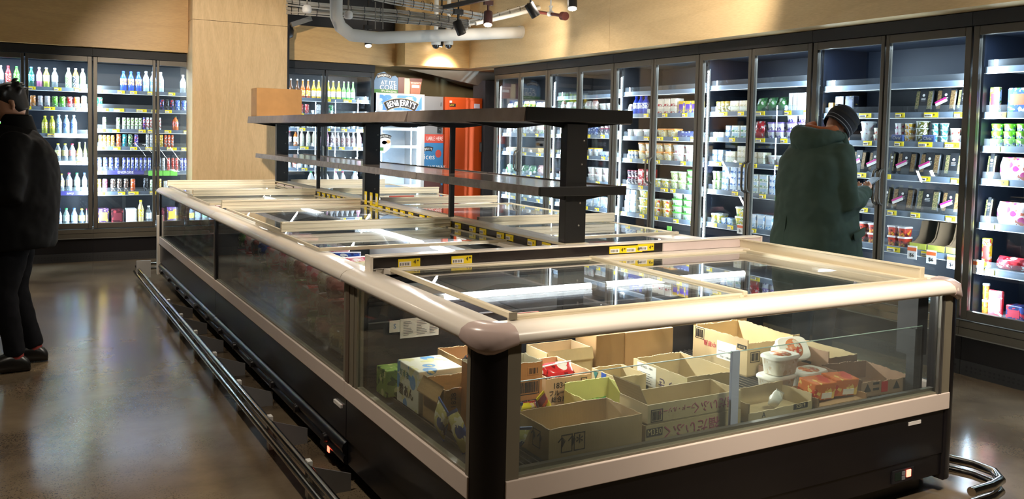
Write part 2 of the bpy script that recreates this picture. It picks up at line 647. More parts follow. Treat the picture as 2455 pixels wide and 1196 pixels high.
def cooler(label, loc, rz, W, zs, strips, tags, led=True, back=None, light=(16, 10), strip_side=0, frame=None, canopy=True):
    """glass door cooler, built facing -Y with its left end at x = 0, then set in place"""
    t = thing('display_cooler', label, 'cooler', (0, 0, 0), 'glass door coolers along the shop walls')
    back = back or M_CBACK
    fr = frame or M_DARKFR
    b = MB()
    b.box(0, DEPTH - 0.03, 0.27, W, DEPTH, 2.42, back).box(0, 0.03, 2.30, W, DEPTH, 2.42, back)
    b.box(0, 0.03, 0.30, W, DEPTH, 0.395, M_SHELF)
    b.box(0.0, 0.1, 0.39, 0.012, DEPTH, 2.3, back).box(W - 0.012, 0.1, 0.39, W, DEPTH, 2.3, back)
    b.build('cabinet', t)
    MB().box(0, -0.03, 2.338, W, 0.05, 2.428, mat('header_black', '#0d0c0c', 0.6)).build('header_panel', t)
    b = MB().box(0, -0.02, 0.275, W, 0.03, 0.325, M_BASEM).box(0, -0.014, 0.329, W, 0.03, 0.372, M_BASEM)
    b.box(0, -0.03, 0.268, W, 0.02, 0.275, M_ALU)
    b.build('base_rail', t)
    MB().box(0, 0.02, 0.10, W, 0.05, 0.27, M_BLACK).build('base_panel', t)
    b = MB().box(0, 0.015, 0.0, W, 0.05, 0.10, M_KICK)
    for k in range(40):
        for z in (0.03, 0.055):
            x = 0.04 + k * (W - 0.08) / 39
            b.box(x, 0.013, z, x + 0.012, 0.016, z + 0.012, M_INK)
    b.build('kick_grille', t)
    for z in zs:
        wd = W
        s = MB().box(0.014, 0.12, z - 0.02, W - 0.014, DEPTH - 0.04, z, M_SHELF)
        so = s.build('shelf', t)
        st = MB().box(0.014, 0.105, z - 0.038, W - 0.014, 0.12, z + 0.004, strips)
        st.box(0.014, 0.101, z - 0.042, W - 0.014, 0.12, z - 0.038, M_WHITE)
        st.build('price_strip', so)
        lp = MB().box(0.03, 0.112, z + 0.004, W - 0.03, 0.115, z + 0.05, M_ACR)
        lp.build('clear_lip', so)
        for k in range(tags if z < 1.98 or rz == 0 else 0):
            price_tag(so, (W * (k + R.uniform(0.25, 0.8)) / tags, 0.104, z - 0.017), wd=R.choice((0.075, 0.075, 0.11)))
    hw = W / 2
    for k in (0, 1):
        a, c = k * hw + 0.006, (k + 1) * hw - 0.006
        d = MB()
        sl, sr = (0.042, 0.03) if k == 0 else (0.03, 0.042)
        d.box(a, -0.02, 0.385, a + sl, 0.02, 2.335, fr).box(c - sr, -0.02, 0.385, c, 0.02, 2.335, fr)
        d.box(a + sl, -0.02, 0.385, c - sr, 0.02, 0.445, fr).box(a + sl, -0.02, 2.275, c - sr, 0.02, 2.335, fr)
        dr = d.build('door', t, 0.003)
        MB().box(a + sl, -0.004, 0.445, c - sr, 0.004, 2.275, M_GLASS).build('door_glass', dr)
        hx = c - 0.018 if k == 0 else a + 0.018
        sg = -1 if k == 0 else 1
        MB().tube([(hx, -0.018, 1.10), (hx + sg * 0.004, -0.05, 1.115), (hx + sg * 0.004, -0.062, 1.15), (hx + sg * 0.004, -0.062, 1.31),
                   (hx + sg * 0.004, -0.05, 1.345), (hx, -0.018, 1.36)], 0.010, M_DARKFR if frame is None else M_ALU, 8).build('handle', dr)
    lx = [0.06, W - 0.06]
    if led:
        for q, x in enumerate(lx[:1] if strip_side == 0 else lx):
            s = MB().box(x - 0.012, 0.045, 0.45, x + 0.012, 0.06, 2.2, M_ALU)
            for k in range(58):
                z = 0.47 + k * 0.0297
                s.box(x - 0.008, 0.041, z, x + 0.008, 0.046, z + 0.022, M_LED)
            s.build('light_strip', t)
    t.location = loc
    t.rotation_euler = (0, 0, rz)
    M = Matrix.Translation(loc) @ Matrix.Rotation(rz, 4, 'Z')
    for x, tx in ((0.05, hw * 1.2), (W - 0.05, hw * 0.8)):
        lamp('AREA', 'cooler_lamp', M @ Vector((x, 0.055, 1.3)), M @ Vector((tx, 0.42, 1.3)), light[0], COOL, shape='RECTANGLE', size=0.025, size_y=1.75)
    lamp('AREA', 'cooler_canopy_lamp', M @ Vector((hw, 0.08, 2.27)), M @ Vector((hw, 0.34, 0.6)), light[1], COOL, shape='RECTANGLE', size=W * 0.85, size_y=0.04)
    return t


def fix_area(o):
    pass


RX = 5.535
ZR = {1: [0.725, 1.03, 1.325, 1.545, 1.77, 2.07], 2: [0.785, 1.055, 1.32, 1.565, 1.775, 1.99], 3: [0.775, 1.085, 1.345, 1.57, 1.805, 2.045],
      4: [0.76, 1.055, 1.33, 1.565, 1.80, 2.03], 5: [0.76, 1.055, 1.335, 1.575, 1.85, 2.02], 6: [0.76, 1.05, 1.335, 1.575, 1.86]}
YFAR = {1: 3.573, 2: 4.91, 3: 6.24, 4: 7.575, 5: 8.9, 6: 10.232}
RLAB = {1: 'nearest glass door cooler on the right wall, cut by the picture edge', 2: 'glass door cooler of dark meal trays in front of the parka man',
        3: 'glass door cooler of cheese blocks left of the parka man', 4: 'glass door cooler of butter tubs behind the near black upright',
        5: 'glass door cooler seen through the long shelves, left of the butter cooler', 6: 'farthest glass door cooler at the corner by the orange cabinet'}
for k in range(1, 7):
    cooler(RLAB[k], (RX, YFAR[k], 0), -PI / 2, YFAR[k] - YFAR.get(k - 1, 2.243) - 0.003, ZR[k], M_STRIPL, 5, led=k > 2, back=M_CBACK if k < 4 else M_CBACK2,
           light=(31, 9) if k > 2 else (28, 8), frame=None)
# end panel of the far cooler
ZA, ZB = [0.80, 1.145, 1.455, 1.755, 1.975], [0.79, 1.035, 1.315, 1.52, 1.76, 1.97]
ZCC = [0.775, 1.07, 1.345, 1.585, 1.77, 1.97]
LY = 11.02
cooler('drinks cooler behind the dark-jacketed shopper at the left', (-0.582, LY, 0), 0, 1.342, ZA, M_STRIPL, 5, led=False, light=(33, 13), back=M_CBACK)
cooler('drinks cooler of energy cans next to the plywood wall', (0.762, LY, 0), 0, 1.342, ZB, M_STRIP, 7, led=False, light=(33, 13), back=M_CBACK2)
cooler('milk cooler between the plywood wall and the ice cream freezer', (2.79, LY, 0), 0, 1.342, ZCC, M_STRIP, 5, led=False, light=(33, 13), back=M_CBACK2, frame=M_BLACKM)

# ------------------------------------------------------------------ packaged goods
PROTO = {}


def lathe_part(name, prof, mt, parent=None, n=16):
    return MB().lathe(prof, mt, n).build(name, parent)


def make(kind, w, h, d, c, name):
    """one packaged good standing on z = 0, front towards -Y; c = colours"""
    r = w / 2
    if kind == 'bottle':
        body = glass('bottle' + c[0], c[0], 0.06, 0.0, 0.2) if c[3:4] == ['clear'] else mat('bottle' + c[0], c[0], 0.25, 0, 0.05)
        o = lathe_part(name, [(r * 0.86, 0), (r, h * 0.03), (r, h * 0.3), (r * 0.9, h * 0.36), (r, h * 0.42), (r, h * 0.60), (r * 0.8, h * 0.72), (r * 0.4, h * 0.85), (r * 0.38, h * 0.93)], body)
        if c[3:4] == ['clear']:
            lathe_part('drink', [(r * 0.82, 0.003), (r * 0.95, h * 0.04), (r * 0.95, h * 0.6), (r * 0.74, h * 0.72), (r * 0.5, h * 0.78)], glass('drink' + c[0], c[0], 0.03, 0.0, 0.12), o)
        lathe_part('cap', [(r * 0.42, h * 0.92), (r * 0.44, h * 0.925), (r * 0.44, h * 0.99), (r * 0.36, h)], mat('cap' + c[1], c[1], 0.4), o, 12)
        if c[2]:
            lathe_part('label', [(r * 1.012, h * 0.30), (r * 1.012, h * 0.62)] if not c[4:] else [(r * 1.012, h * 0.06), (r * 1.012, h * 0.62)], printed(c[2], c[1], '#f3f3ee', 60), o)
    elif kind == 'longneck':
        body = mat('glassb' + c[0], c[0], 0.12, 0, 0.05, coat=0.4)
        o = lathe_part(name, [(r * 0.9, 0), (r, h * 0.03), (r, h * 0.5), (r * 0.75, h * 0.6), (r * 0.40, h * 0.72), (r * 0.34, h * 0.93)], body)
        lathe_part('cap', [(r * 0.40, h * 0.93), (r * 0.44, h * 0.95), (r * 0.40, h)], M_ALU, o, 12)
        lathe_part('label', [(r * 1.012, h * 0.12), (r * 1.012, h * 0.42)], printed(c[1], c[2], '#f6f2e8', 45), o)
    elif kind == 'can':
        o = lathe_part(name, [(r * 0.78, 0), (r, h * 0.06), (r, h * 0.90), (r * 0.84, h * 0.97)], printed(c[0], c[1], c[2], 34, 0.28))
        lathe_part('can_top', [(r * 0.84, h * 0.965), (r * 0.86, h), (r * 0.78, h * 0.985)], M_ALU, o)
    elif kind == 'cup':
        o = lathe_part(name, [(r * 0.80, 0), (r * 0.84, h * 0.02), (r * 0.97, h * 0.86)], printed(c[0], c[2], c[3] if len(c) > 3 else '#f4f1ea', 30))
        lathe_part('lid', [(r * 1.0, h * 0.86), (r * 1.02, h * 0.88), (r * 1.02, h * 0.96), (r * 0.9, h)], mat('lid' + c[1], c[1], 0.35), o)
    elif kind == 'tub':
        def ring(sx, sy, z):
            return [(sx * math.copysign(abs(math.cos(q)) ** 0.45, math.cos(q)), sy * math.copysign(abs(math.sin(q)) ** 0.45, math.sin(q)), z) for q in (2 * PI * k / 24 for k in range(24))]
        o = MB().rings([ring(r * 0.76, d / 2 * 0.76, 0), ring(r * 0.80, d / 2 * 0.80, h * 0.05), ring(r * 0.93, d / 2 * 0.93, h * 0.84)], printed(c[0], c[2], c[3] if len(c) > 3 else '#f4f1ea', 26)).build(name)
        MB().rings([ring(r * 1.0, d / 2, h * 0.82), ring(r * 1.0, d / 2, h * 0.93), ring(r * 0.93, d / 2 * 0.93, h)], mat('lid' + c[1], c[1], 0.35)).build('lid', o)
    elif kind == 'box':
        o = MB().box(-r, -d / 2, 0, r, d / 2, h, printed(c[0], c[1], c[2], 22)).build(name, None, min(w, h) * 0.05, 1)
        MB().box(-r * 0.7, -d / 2 - 0.0015, h * 0.3, r * 0.7, -d / 2, h * 0.75, mat('panel' + (c[3] if len(c) > 3 else c[2]), c[3] if len(c) > 3 else c[2], 0.4)).build('label_panel', o)
    elif kind == 'bag':
        rs = []
        n = 16
        for k in range(9):
            f = k / 8
            e = max(0.02, math.sin(PI * f) ** 0.6)
            ww = r * (0.9 + 0.1 * e)
            rs.append([(ww * math.copysign(abs(math.cos(q)) ** 0.7, math.cos(q)) * (1 + 0.05 * math.sin(5 * q + k)), d / 2 * e * math.sin(q) * (1 + 0.18 * math.sin(3 * q + 2 * k)), h * f) for q in (2 * PI * i / n for i in range(n))])
        o = MB().rings(rs, printed(c[0], c[1], c[2], 15, 0.22)).build(name)
    elif kind == 'meal':
        a = math.radians(14)
        o = MB().box(-r, -d / 2, 0, r, d / 2, h, mat('meal_tray', '#121316', 0.3)).build(name, None, 0.018, 3)
        MB().box(-r * 0.45, -d / 2 - 0.003, -0.001, r * 0.42, -d / 2, h * 1.002, mat('meal_sleeve', '#1c1d20', 0.5)).build('sleeve', o)
        em = MB()
        em.lathe([(0.0, 0), (h * 0.06, 0.001), (h * 0.06, 0.002)], M_TAGW, 12)
        em.v = [(x - r * 0.02, -d / 2 - 0.003 - z, y + h * 0.72) for x, y, z in em.v]
        for q in range(3):
            em.box(-r * 0.25, -d / 2 - 0.0042, h * (0.58 - q * 0.06), r * 0.22, -d / 2 - 0.003, h * (0.60 - q * 0.06), M_TAGW if q < 2 else M_GREYC)
        em.build('emblem', o)
        for sx in (-1, 1):
            x0, x1 = (-r * 0.9, -r * 0.5) if sx < 0 else (r * 0.47, r * 0.9)
            MB().box(x0, -d / 2 - 0.002, h * 0.12, x1, -d / 2, h * 0.9, printed(c[0], c[1], c[2], 70)).build('film_window', o)
        if c[3:]:
            s = MB().box(-0.045, -d / 2 - 0.006, -0.017, 0.045, -d / 2 - 0.004, 0.017, M_TAGW).box(-0.045, -d / 2 - 0.007, 0.004, 0.045, -d / 2 - 0.004, 0.017, mat('sticker_pink', '#d6338f', 0.4))
            ro = Matrix.Rotation(math.radians(-25), 3, 'Y')
            s.v = [tuple(Vector((-r * 0.45, 0, h * 0.42)) + ro @ Vector(p)) for p in s.v]
            s.build('sticker', o)
    elif kind == 'milk':
        def ring(s, z, sq=0.55):
            return [(r * s * math.copysign(abs(math.cos(q)) ** sq, math.cos(q)), r * s * math.copysign(abs(math.sin(q)) ** sq, math.sin(q)), z) for q in (2 * PI * k / 20 for k in range(20))]
        o = MB().rings([ring(0.93, 0), ring(1, h * 0.03), ring(1, h * 0.55), ring(0.85, h * 0.7), ring(0.45, h * 0.86, 1), ring(0.33, h * 0.93, 1)], mat('milk' + c[0], c[0], 0.4)).build(name)
        lathe_part('cap', [(r * 0.4, h * 0.92), (r * 0.42, h * 0.99), (r * 0.36, h)], mat('cap' + c[1], c[1], 0.4), o, 12)
        MB().rings([ring(1.012, h * 0.1), ring(1.012, h * 0.42)], printed(c[2], c[1], '#ffffff', 30), True, False, False).build('label', o)
    elif kind == 'gable':
        o = MB().box(-r, -r, 0, r, r, h * 0.78, printed(c[0], c[1], c[2], 30)).rings([[(-r, -r, h * 0.78), (r, -r, h * 0.78), (r, r, h * 0.78), (-r, r, h * 0.78)], [(-r, -0.003, h), (r, -0.003, h), (r, 0.003, h), (-r, 0.003, h)]], printed(c[0], c[1], c[2], 30), False).build(name)
    if name == 'pasta_packet':
        text('Latina', h * 0.24, M_INK, (0, -d / 2 - 0.002, h * 0.84), (1, 0, 0), (0, 0, 1), o, 'printed_lettering', sx=0.42)
    if name == 'dip_tray':
        text("Chris'", h * 0.6, M_TAGW, (0, -d / 2 - 0.003, h * 0.5), (1, 0, 0), (0, 0, 1), o, 'printed_lettering')
    return o


# variant: kind, words on its look, kind name, category, height, depth, colours
VR = {
    'wb': ('bottle', 'clear blue-labelled', 'water_bottle', 'bottle', 0.21, 0, ['#cfe6f2', '#e6eef2', '#9fc7e8', 'clear']),
    'wbc': ('bottle', 'pale blue spring', 'water_bottle', 'bottle', 0.215, 0, ['#a8cdea', '#eef2f4', '#5f90d8', '']),
    'gr': ('bottle', 'bright green', 'drink_bottle', 'bottle', 0.22, 0, ['#4fae33', '#2c7a2a', '#57d21f', '', 'x']),
    'rd': ('bottle', 'red-labelled', 'drink_bottle', 'bottle', 0.22, 0, ['#b6333a', '#d3202a', '#d8453b', '', 'x']),
    'tl': ('bottle', 'dark green and blue', 'drink_bottle', 'bottle', 0.22, 0, ['#1f5a4a', '#4fa7d8', '#3f8fd0', '']),
    'pk': ('bottle', 'pink', 'drink_bottle', 'bottle', 0.22, 0, ['#c26a92', '#e9e3e6', '#e6c9d8', '']),
    'yg': ('bottle', 'yellow-green', 'drink_bottle', 'bottle', 0.22, 0, ['#9ba53c', '#e9e9da', '#d7da9a', '']),
    'cl': ('bottle', 'clear white-labelled', 'drink_bottle', 'bottle', 0.22, 0, ['#dfe8ea', '#f2f2f2', '#c9d8ea', 'clear']),
    'gw': ('bottle', 'pale green white-capped', 'drink_bottle', 'bottle', 0.23, 0, ['#b5d9a6', '#f0f2ec', '#79b653', '', 'x']),
    'ob': ('bottle', 'orange and navy', 'drink_bottle', 'bottle', 0.23, 0, ['#e39a3a', '#e9e6dc', '#23263a', '', 'x']),
    'yc': ('bottle', 'yellow-capped', 'drink_bottle', 'bottle', 0.20, 0, ['#a9ad34', '#e6d62a', '#c7b62e', '']),
    'yw': ('bottle', 'clear yellow-capped', 'water_bottle', 'bottle', 0.20, 0, ['#dfe8ea', '#e8d530', '#e8e2a8', 'clear']),
    'rc': ('bottle', 'clear red-capped', 'water_bottle', 'bottle', 0.20, 0, ['#e2e8ea', '#e0304a', '#e8a0b0', 'clear']),
    'pc': ('bottle', 'clear pink-capped', 'water_bottle', 'bottle', 0.21, 0, ['#e2e8ea', '#d93a78', '#f0dfe6', 'clear']),
    'gc': ('bottle', 'clear green-capped', 'water_bottle', 'bottle', 0.21, 0, ['#dcebe4', '#35b25a', '#cfe8d8', 'clear']),
    'bc': ('bottle', 'clear blue-capped', 'water_bottle', 'bottle', 0.21, 0, ['#dce6f0', '#3f6fc8', '#d6e2f0', 'clear']),
    'yj': ('bottle', 'wide yellow-topped', 'drink_bottle', 'bottle', 0.20, 0, ['#39424a', '#e6c62a', '#d9c94a', '']),
    'gl': ('longneck', 'pale olive glass', 'glass_bottle', 'bottle', 0.22, 0, ['#8f9450', '#9a9d5c', '#d8d6a8']),
    'sb': ('bottle', 'blue sports', 'sports_bottle', 'bottle', 0.23, 0, ['#2b4fc0', '#2244b8', '#c98a3a', '']),
    'cw': ('bottle', 'frosted white-capped', 'water_bottle', 'bottle', 0.24, 0, ['#b9cdea', '#f3f5f8', '#6f98e6', '']),
    'oj': ('bottle', 'round orange', 'juice_bottle', 'bottle', 0.17, 0, ['#d96a2e', '#2a4a2e', '#d9483a', '']),
    'cb': ('bottle', 'tall clear yellow-capped', 'glass_bottle', 'bottle', 0.29, 0, ['#cdbb8a', '#e8d22e', '#d6c22a', '']),
    'cg': ('can', 'green', 'drink_can', 'can', 0.125, 0, ['#5fae2e', '#3c8a20', '#d5e8b8']),
    'cG': ('can', 'dark green', 'drink_can', 'can', 0.125, 0, ['#1d8a52', '#c9342e', '#e6efe8']),
    'cr': ('can', 'red', 'drink_can', 'can', 0.125, 0, ['#c9262e', '#9a1420', '#eee2dc']),
    'co': ('can', 'orange', 'drink_can', 'can', 0.125, 0, ['#e08a34', '#c96a1c', '#f0e0c8']),
    'cp': ('can', 'white and purple', 'drink_can', 'can', 0.125, 0, ['#d9d6dc', '#8a4a7a', '#f2f2f2']),
    'cW': ('can', 'silver white', 'drink_can', 'can', 0.125, 0, ['#d9dde0', '#9aa4aa', '#f4f4f4']),
    'ck': ('can', 'black', 'drink_can', 'can', 0.125, 0, ['#16161a', '#2a2a30', '#6a6f78']),
    'ct': ('can', 'black, red and blue', 'drink_can', 'can', 0.125, 0, ['#1a1a20', '#c22a34', '#2c4aa8']),
    'cB': ('can', 'light blue', 'drink_can', 'can', 0.125, 0, ['#3f6fd0', '#2c50b4', '#dbe6f6']),
    'eb': ('can', 'blue and silver slim', 'energy_drink_can', 'can', 0.155, 0, ['#2437a8', '#b9c4d8', '#c4cbe0']),
    'er': ('can', 'salmon red slim', 'energy_drink_can', 'can', 0.155, 0, ['#d8584e', '#b63a36', '#e8b8b0']),
    'es': ('can', 'silver slim', 'energy_drink_can', 'can', 0.155, 0, ['#c9ccd0', '#9aa0a6', '#eef0f2']),
    'ek': ('can', 'black slim', 'energy_drink_can', 'can', 0.155, 0, ['#1b1b20', '#3a3a40', '#8a8f98']),
    'ew': ('can', 'white and green slim', 'drink_can', 'can', 0.14, 0, ['#dfe6d8', '#6a9a3e', '#f4f6f0']),
    'ex': ('can', 'white and red slim', 'drink_can', 'can', 0.15, 0, ['#dfe2e2', '#c23a3a', '#f4f4f4']),
    'eg': ('can', 'gold', 'energy_drink_can', 'can', 0.135, 0, ['#d6a02e', '#a87a1c', '#f0e2b8']),
    'eo': ('can', 'orange slim', 'energy_drink_can', 'can', 0.15, 0, ['#e2662e', '#d8d8dc', '#c84e1c']),
    'et': ('can', 'teal slim', 'energy_drink_can', 'can', 0.15, 0, ['#2e9aa8', '#d8e6e8', '#1c7a8a']),
    'en': ('can', 'dark green slim', 'energy_drink_can', 'can', 0.15, 0, ['#2a5f3e', '#9ac25a', '#dce8d8']),
    'ev': ('can', 'violet and red slim', 'energy_drink_can', 'can', 0.15, 0, ['#3b2c9a', '#c22a3c', '#d8d4ea']),
    'ey': ('can', 'yellow slim', 'energy_drink_can', 'can', 0.15, 0, ['#d8b52c', '#b8921c', '#f2e8c0']),
    'kp': ('can', 'pink', 'soft_drink_can', 'can', 0.15, 0, ['#d63a72', '#a81c4e', '#f0c8d8']),
    'kb': ('can', 'brown and black', 'iced_coffee_can', 'can', 0.15, 0, ['#3a2a26', '#8a5a3c', '#e2d8cc']),
    'lb': ('longneck', 'dark brown', 'glass_bottle', 'bottle', 0.24, 0, ['#3a2416', '#5a6a2c', '#c9c48a']),
    'lo': ('longneck', 'orange', 'glass_bottle', 'bottle', 0.24, 0, ['#a8481c', '#e8a02c', '#f0c65a']),
    'ly': ('longneck', 'yellow', 'glass_bottle', 'bottle', 0.24, 0, ['#c99a1c', '#f0e6d0', '#d8b02c']),
    'lp': ('longneck', 'lime yellow pink-labelled', 'glass_bottle', 'bottle', 0.24, 0, ['#c2c22c', '#f0e6ea', '#d87aa0']),
    'lg': ('longneck', 'green', 'glass_bottle', 'bottle', 0.24, 0, ['#5fae4a', '#d8efd8', '#4fae6a']),
    'jm': ('bottle', 'cream', 'milk_drink_bottle', 'bottle', 0.21, 0, ['#e6e0cc', '#ece8da', '#d6cfae', '', 'x']),
    'jp': ('bottle', 'pink', 'milk_drink_bottle', 'bottle', 0.21, 0, ['#d9a0b4', '#d94a7c', '#e0b8c8', '', 'x']),
    'jb': ('bottle', 'white and brown', 'milk_drink_bottle', 'bottle', 0.19, 0, ['#dcdde0', '#e6e6e6', '#9a7a80', '', 'x']),
    'ja': ('bottle', 'amber white-labelled', 'tea_bottle', 'bottle', 0.20, 0, ['#a85a1c', '#1c1a1a', '#eceae4', '']),
    'jk': ('bottle', 'dark white-labelled', 'tea_bottle', 'bottle', 0.20, 0, ['#3a2a2e', '#8a2a34', '#eceae4', '']),
    'su': ('bottle', 'small purple-capped', 'yoghurt_bottle', 'bottle', 0.14, 0, ['#e6e6ea', '#5a3a9a', '#d9d6e8', '']),
    'sg': ('bottle', 'small green-capped', 'yoghurt_bottle', 'bottle', 0.14, 0, ['#e8eae6', '#1c9a6a', '#d0e6da', '']),
    'sw': ('bottle', 'small white', 'yoghurt_bottle', 'bottle', 0.14, 0, ['#e8eaea', '#f0f0f0', '#c8d0da', '']),
    'so': ('bottle', 'small orange-capped', 'juice_bottle', 'bottle', 0.14, 0, ['#6a2a1c', '#e0622c', '#b83a1c', '']),
    'sy': ('bottle', 'small yellow-capped', 'yoghurt_bottle', 'bottle', 0.14, 0, ['#e8eaea', '#e6d22c', '#c8d0da', '']),
    'mg': ('milk', 'green-labelled', 'milk_bottle', 'milk', 0.25, 0, ['#eef0ee', '#1c9a4a', '#3aae5a']),
    'mr': ('milk', 'red-labelled', 'milk_bottle', 'milk', 0.25, 0, ['#eef0f0', '#c23a5a', '#dce0f0']),
    'mb': ('milk', 'blue-labelled', 'milk_bottle', 'milk', 0.25, 0, ['#eaf0f2', '#7ab8e0', '#a8d0ea']),
    'gb': ('gable', 'white', 'milk_carton', 'carton', 0.13, 0, ['#e8eaec', '#b8c0c8', '#f8f8f8']),
    # cooler foods
    'wt': ('tub', 'white', 'dip_tub', 'tub', 0.075, 0.12, ['#eef0f0', '#f2f3f2', '#c8a0a8']),
    'wp': ('tub', 'white red-printed', 'butter_tub', 'tub', 0.08, 0.12, ['#eeeeec', '#f0f1f0', '#d8909a']),
    'yt': ('tub', 'cream star-printed', 'butter_tub', 'tub', 0.085, 0.12, ['#eddfa8', '#e6a05a', '#c8a050']),
    'ys': ('tub', 'yellow', 'margarine_tub', 'tub', 0.085, 0.12, ['#ecd64a', '#f0f0e6', '#6aa84a']),
    'yr': ('cup', 'yellow and red', 'margarine_tub', 'tub', 0.085, 0.12, ['#f0d25a', '#f4efe0', '#d8502c']),
    'gt': ('tub', 'pale green', 'spread_tub', 'tub', 0.085, 0.12, ['#d6e6a0', '#e6efd8', '#6aae3c']),
    'gs': ('tub', 'green-topped', 'spread_tub', 'tub', 0.065, 0.12, ['#d8e6d6', '#5fc84a', '#4aa84a']),
    'rb': ('box', 'red', 'butter_box', 'box', 0.085, 0.11, ['#c82a34', '#8a1420', '#f0e0d8', '#e6c8c0']),
    'rw': ('box', 'red and white', 'cheese_carton', 'box', 0.075, 0.1, ['#e6dccc', '#b83038', '#f4ede0', '#efe4d0']),
    'gx': ('box', 'gold and violet', 'chocolate_box', 'box', 0.12, 0.1, ['#c8a02c', '#4a3aa8', '#e8d28a', '#5a3a9a']),
    'bb': ('bottle', 'tall blue', 'yoghurt_bottle', 'bottle', 0.19, 0, ['#2347d0', '#1c3ac0', '#d8e2f6', '']),
    'wx': ('box', 'white and blue', 'yoghurt_carton', 'carton', 0.12, 0.1, ['#e0eaf2', '#7aa8d8', '#f8fafc', '#c8dcf0']),
    'nx': ('box', 'navy', 'cheese_tray', 'tray', 0.06, 0.1, ['#2c3f78', '#40589a', '#c8d4f0', '#35509a']),
    'cx': ('box', 'cream', 'cheese_block', 'cheese', 0.05, 0.1, ['#eee6c8', '#d8d0a8', '#f6f2e6', '#f2ecd8']),
    'bx': ('box', 'blue and white', 'cheese_block', 'cheese', 0.055, 0.1, ['#a8c4e6', '#3f6fb8', '#f0f4f8', '#dfe8f4']),
    'gk': ('box', 'white and green', 'cheese_block', 'cheese', 0.055, 0.1, ['#dfe8dc', '#5fa06a', '#f4f6f2', '#b8d4ea']),
    'wk': ('bag', 'white', 'cheese_bag', 'bag', 0.11, 0.06, ['#e6e8e8', '#c8b8c0', '#f6f6f6']),
    'gg': ('bag', 'green and white', 'salad_bag', 'bag', 0.12, 0.08, ['#4f8a50', '#dfe8dc', '#2c5a3c']),
    'pb': ('bag', 'pink and white', 'sausage_bag', 'bag', 0.13, 0.08, ['#d8a8a0', '#f0e6e2', '#b85a54']),
    'yb': ('bag', 'yellow and green', 'pasta_bag', 'bag', 0.13, 0.07, ['#d8cf5a', '#5fa04a', '#f0eec8']),
    'ob_': ('bag', 'orange', 'cheese_bag', 'bag', 0.12, 0.07, ['#d8802c', '#f0d8a8', '#b8561c']),
    'pz': ('box', 'red and green', 'pizza_box', 'box', 0.14, 0.05, ['#e6d8c4', '#c83a34', '#5fa04a', '#efe6d8']),
    'tr': ('box', 'pale wooden', 'produce_crate', 'crate', 0.06, 0.2, ['#c8a064', '#b88c50', '#d8b884', '#c8a064']),
    'jr': ('cup', 'white yellow-lidded', 'spread_jar', 'jar', 0.09, 0.08, ['#e8eaf0', '#d8b83c', '#7a98c8']),
    'dc': ('cup', 'dark', 'dessert_cup', 'cup', 0.075, 0.08, ['#4a3c4a', '#8a3a4a', '#c8b8c0']),
    'gj': ('cup', 'gold-lidded', 'olive_jar', 'jar', 0.10, 0.08, ['#a8984a', '#c8a83c', '#d8d0a0']),
    'pt': ('tub', 'white and lilac', 'cheese_tub', 'tub', 0.07, 0.1, ['#ece8f0', '#8a70b8', '#5a4a9a']),
    'rp': ('bag', 'red', 'cheese_pack', 'bag', 0.15, 0.05, ['#c82430', '#8a1420', '#e6d0d0']),
    'wc': ('box', 'upright white', 'cheese_packet', 'box', 0.15, 0.04, ['#eef0ee', '#d0d4d4', '#f8f8f6', '#e2e6e2']),
    'cy': ('cup', 'yellow lidded', 'dip_cup', 'cup', 0.045, 0.1, ['#e6b83c', '#f2efe2', '#d8902c']),
    'cpk': ('cup', 'white pink-printed', 'dip_cup', 'cup', 0.045, 0.1, ['#f0eef0', '#f6f4f6', '#d0407a']),
    'ctl': ('cup', 'teal', 'dip_cup', 'cup', 0.045, 0.1, ['#3a9a98', '#e2eeee', '#c8e0e0']),
    'ccr': ('cup', 'cream red-printed', 'dip_cup', 'cup', 0.05, 0.1, ['#e8dcc0', '#f0ead8', '#c83a2c']),
    'col': ('cup', 'olive', 'dip_cup', 'cup', 0.05, 0.1, ['#6a6a2c', '#d8dccc', '#8a8a44']),
    'ca': ('box', 'blue display', 'dip_tray', 'tray', 0.05, 0.02, ['#3a5aa0', '#3a5aa0', '#4064ac', '#3a5aa0']),
    'gd': ('cup', 'green lidded', 'dip_cup', 'cup', 0.05, 0.1, ['#7ab82c', '#7ac83a', '#2c4a8a']),
    'ml': ('meal', 'black-sleeved', 'ready_meal', 'meal', 0.165, 0.05, ['#7d7050', '#4f5a2c', '#a89868']),
    'ms': ('meal', 'pink-stickered black', 'ready_meal', 'meal', 0.165, 0.05, ['#7a6040', '#6a4426', '#a08a5c', 's']),
    'rt': ('tub', 'red and orange', 'dip_tub', 'tub', 0.075, 0.1, ['#c8402c', '#e6e0dc', '#e6a02c', '#5a1c1c']),
    'st': ('cup', 'orange yellow-labelled', 'soup_tub', 'tub', 0.11, 0.1, ['#c8702c', '#d0d8e0', '#c8c83a', '#d8d45a']),
    'sp': ('box', 'red and white upright', 'salami_pack', 'pack', 0.19, 0.02, ['#d0202c', '#e8e0d0', '#c8303a', '#ece4d4']),
    'sn': ('box', 'navy striped', 'biscuit_box', 'box', 0.11, 0.12, ['#242c58', '#3a4a8a', '#c82a34', '#a82a3c']),
    'pp': ('bag', 'pink and white', 'ham_pack', 'bag', 0.15, 0.06, ['#eee0e2', '#d8408a', '#c8705a']),
    'sr': ('bag', 'clear red-filled', 'strawberry_pack', 'bag', 0.09, 0.12, ['#b8303a', '#f0f0ee', '#8a1420']),
    'bl': ('box', 'blue and green', 'pizza_tray', 'box', 0.16, 0.06, ['#2c50b0', '#4f9a4a', '#e0e6ee', '#b8603a']),
    'ed': ('box', 'white and orange', 'cheese_packet', 'box', 0.17, 0.03, ['#eeeae0', '#d8803a', '#7a9a3a', '#b83a44']),
    'lt': ('box', 'yellow and red', 'pasta_packet', 'box', 0.2, 0.03, ['#e8d82c', '#c8342c', '#f0ead0', '#d8342c']),
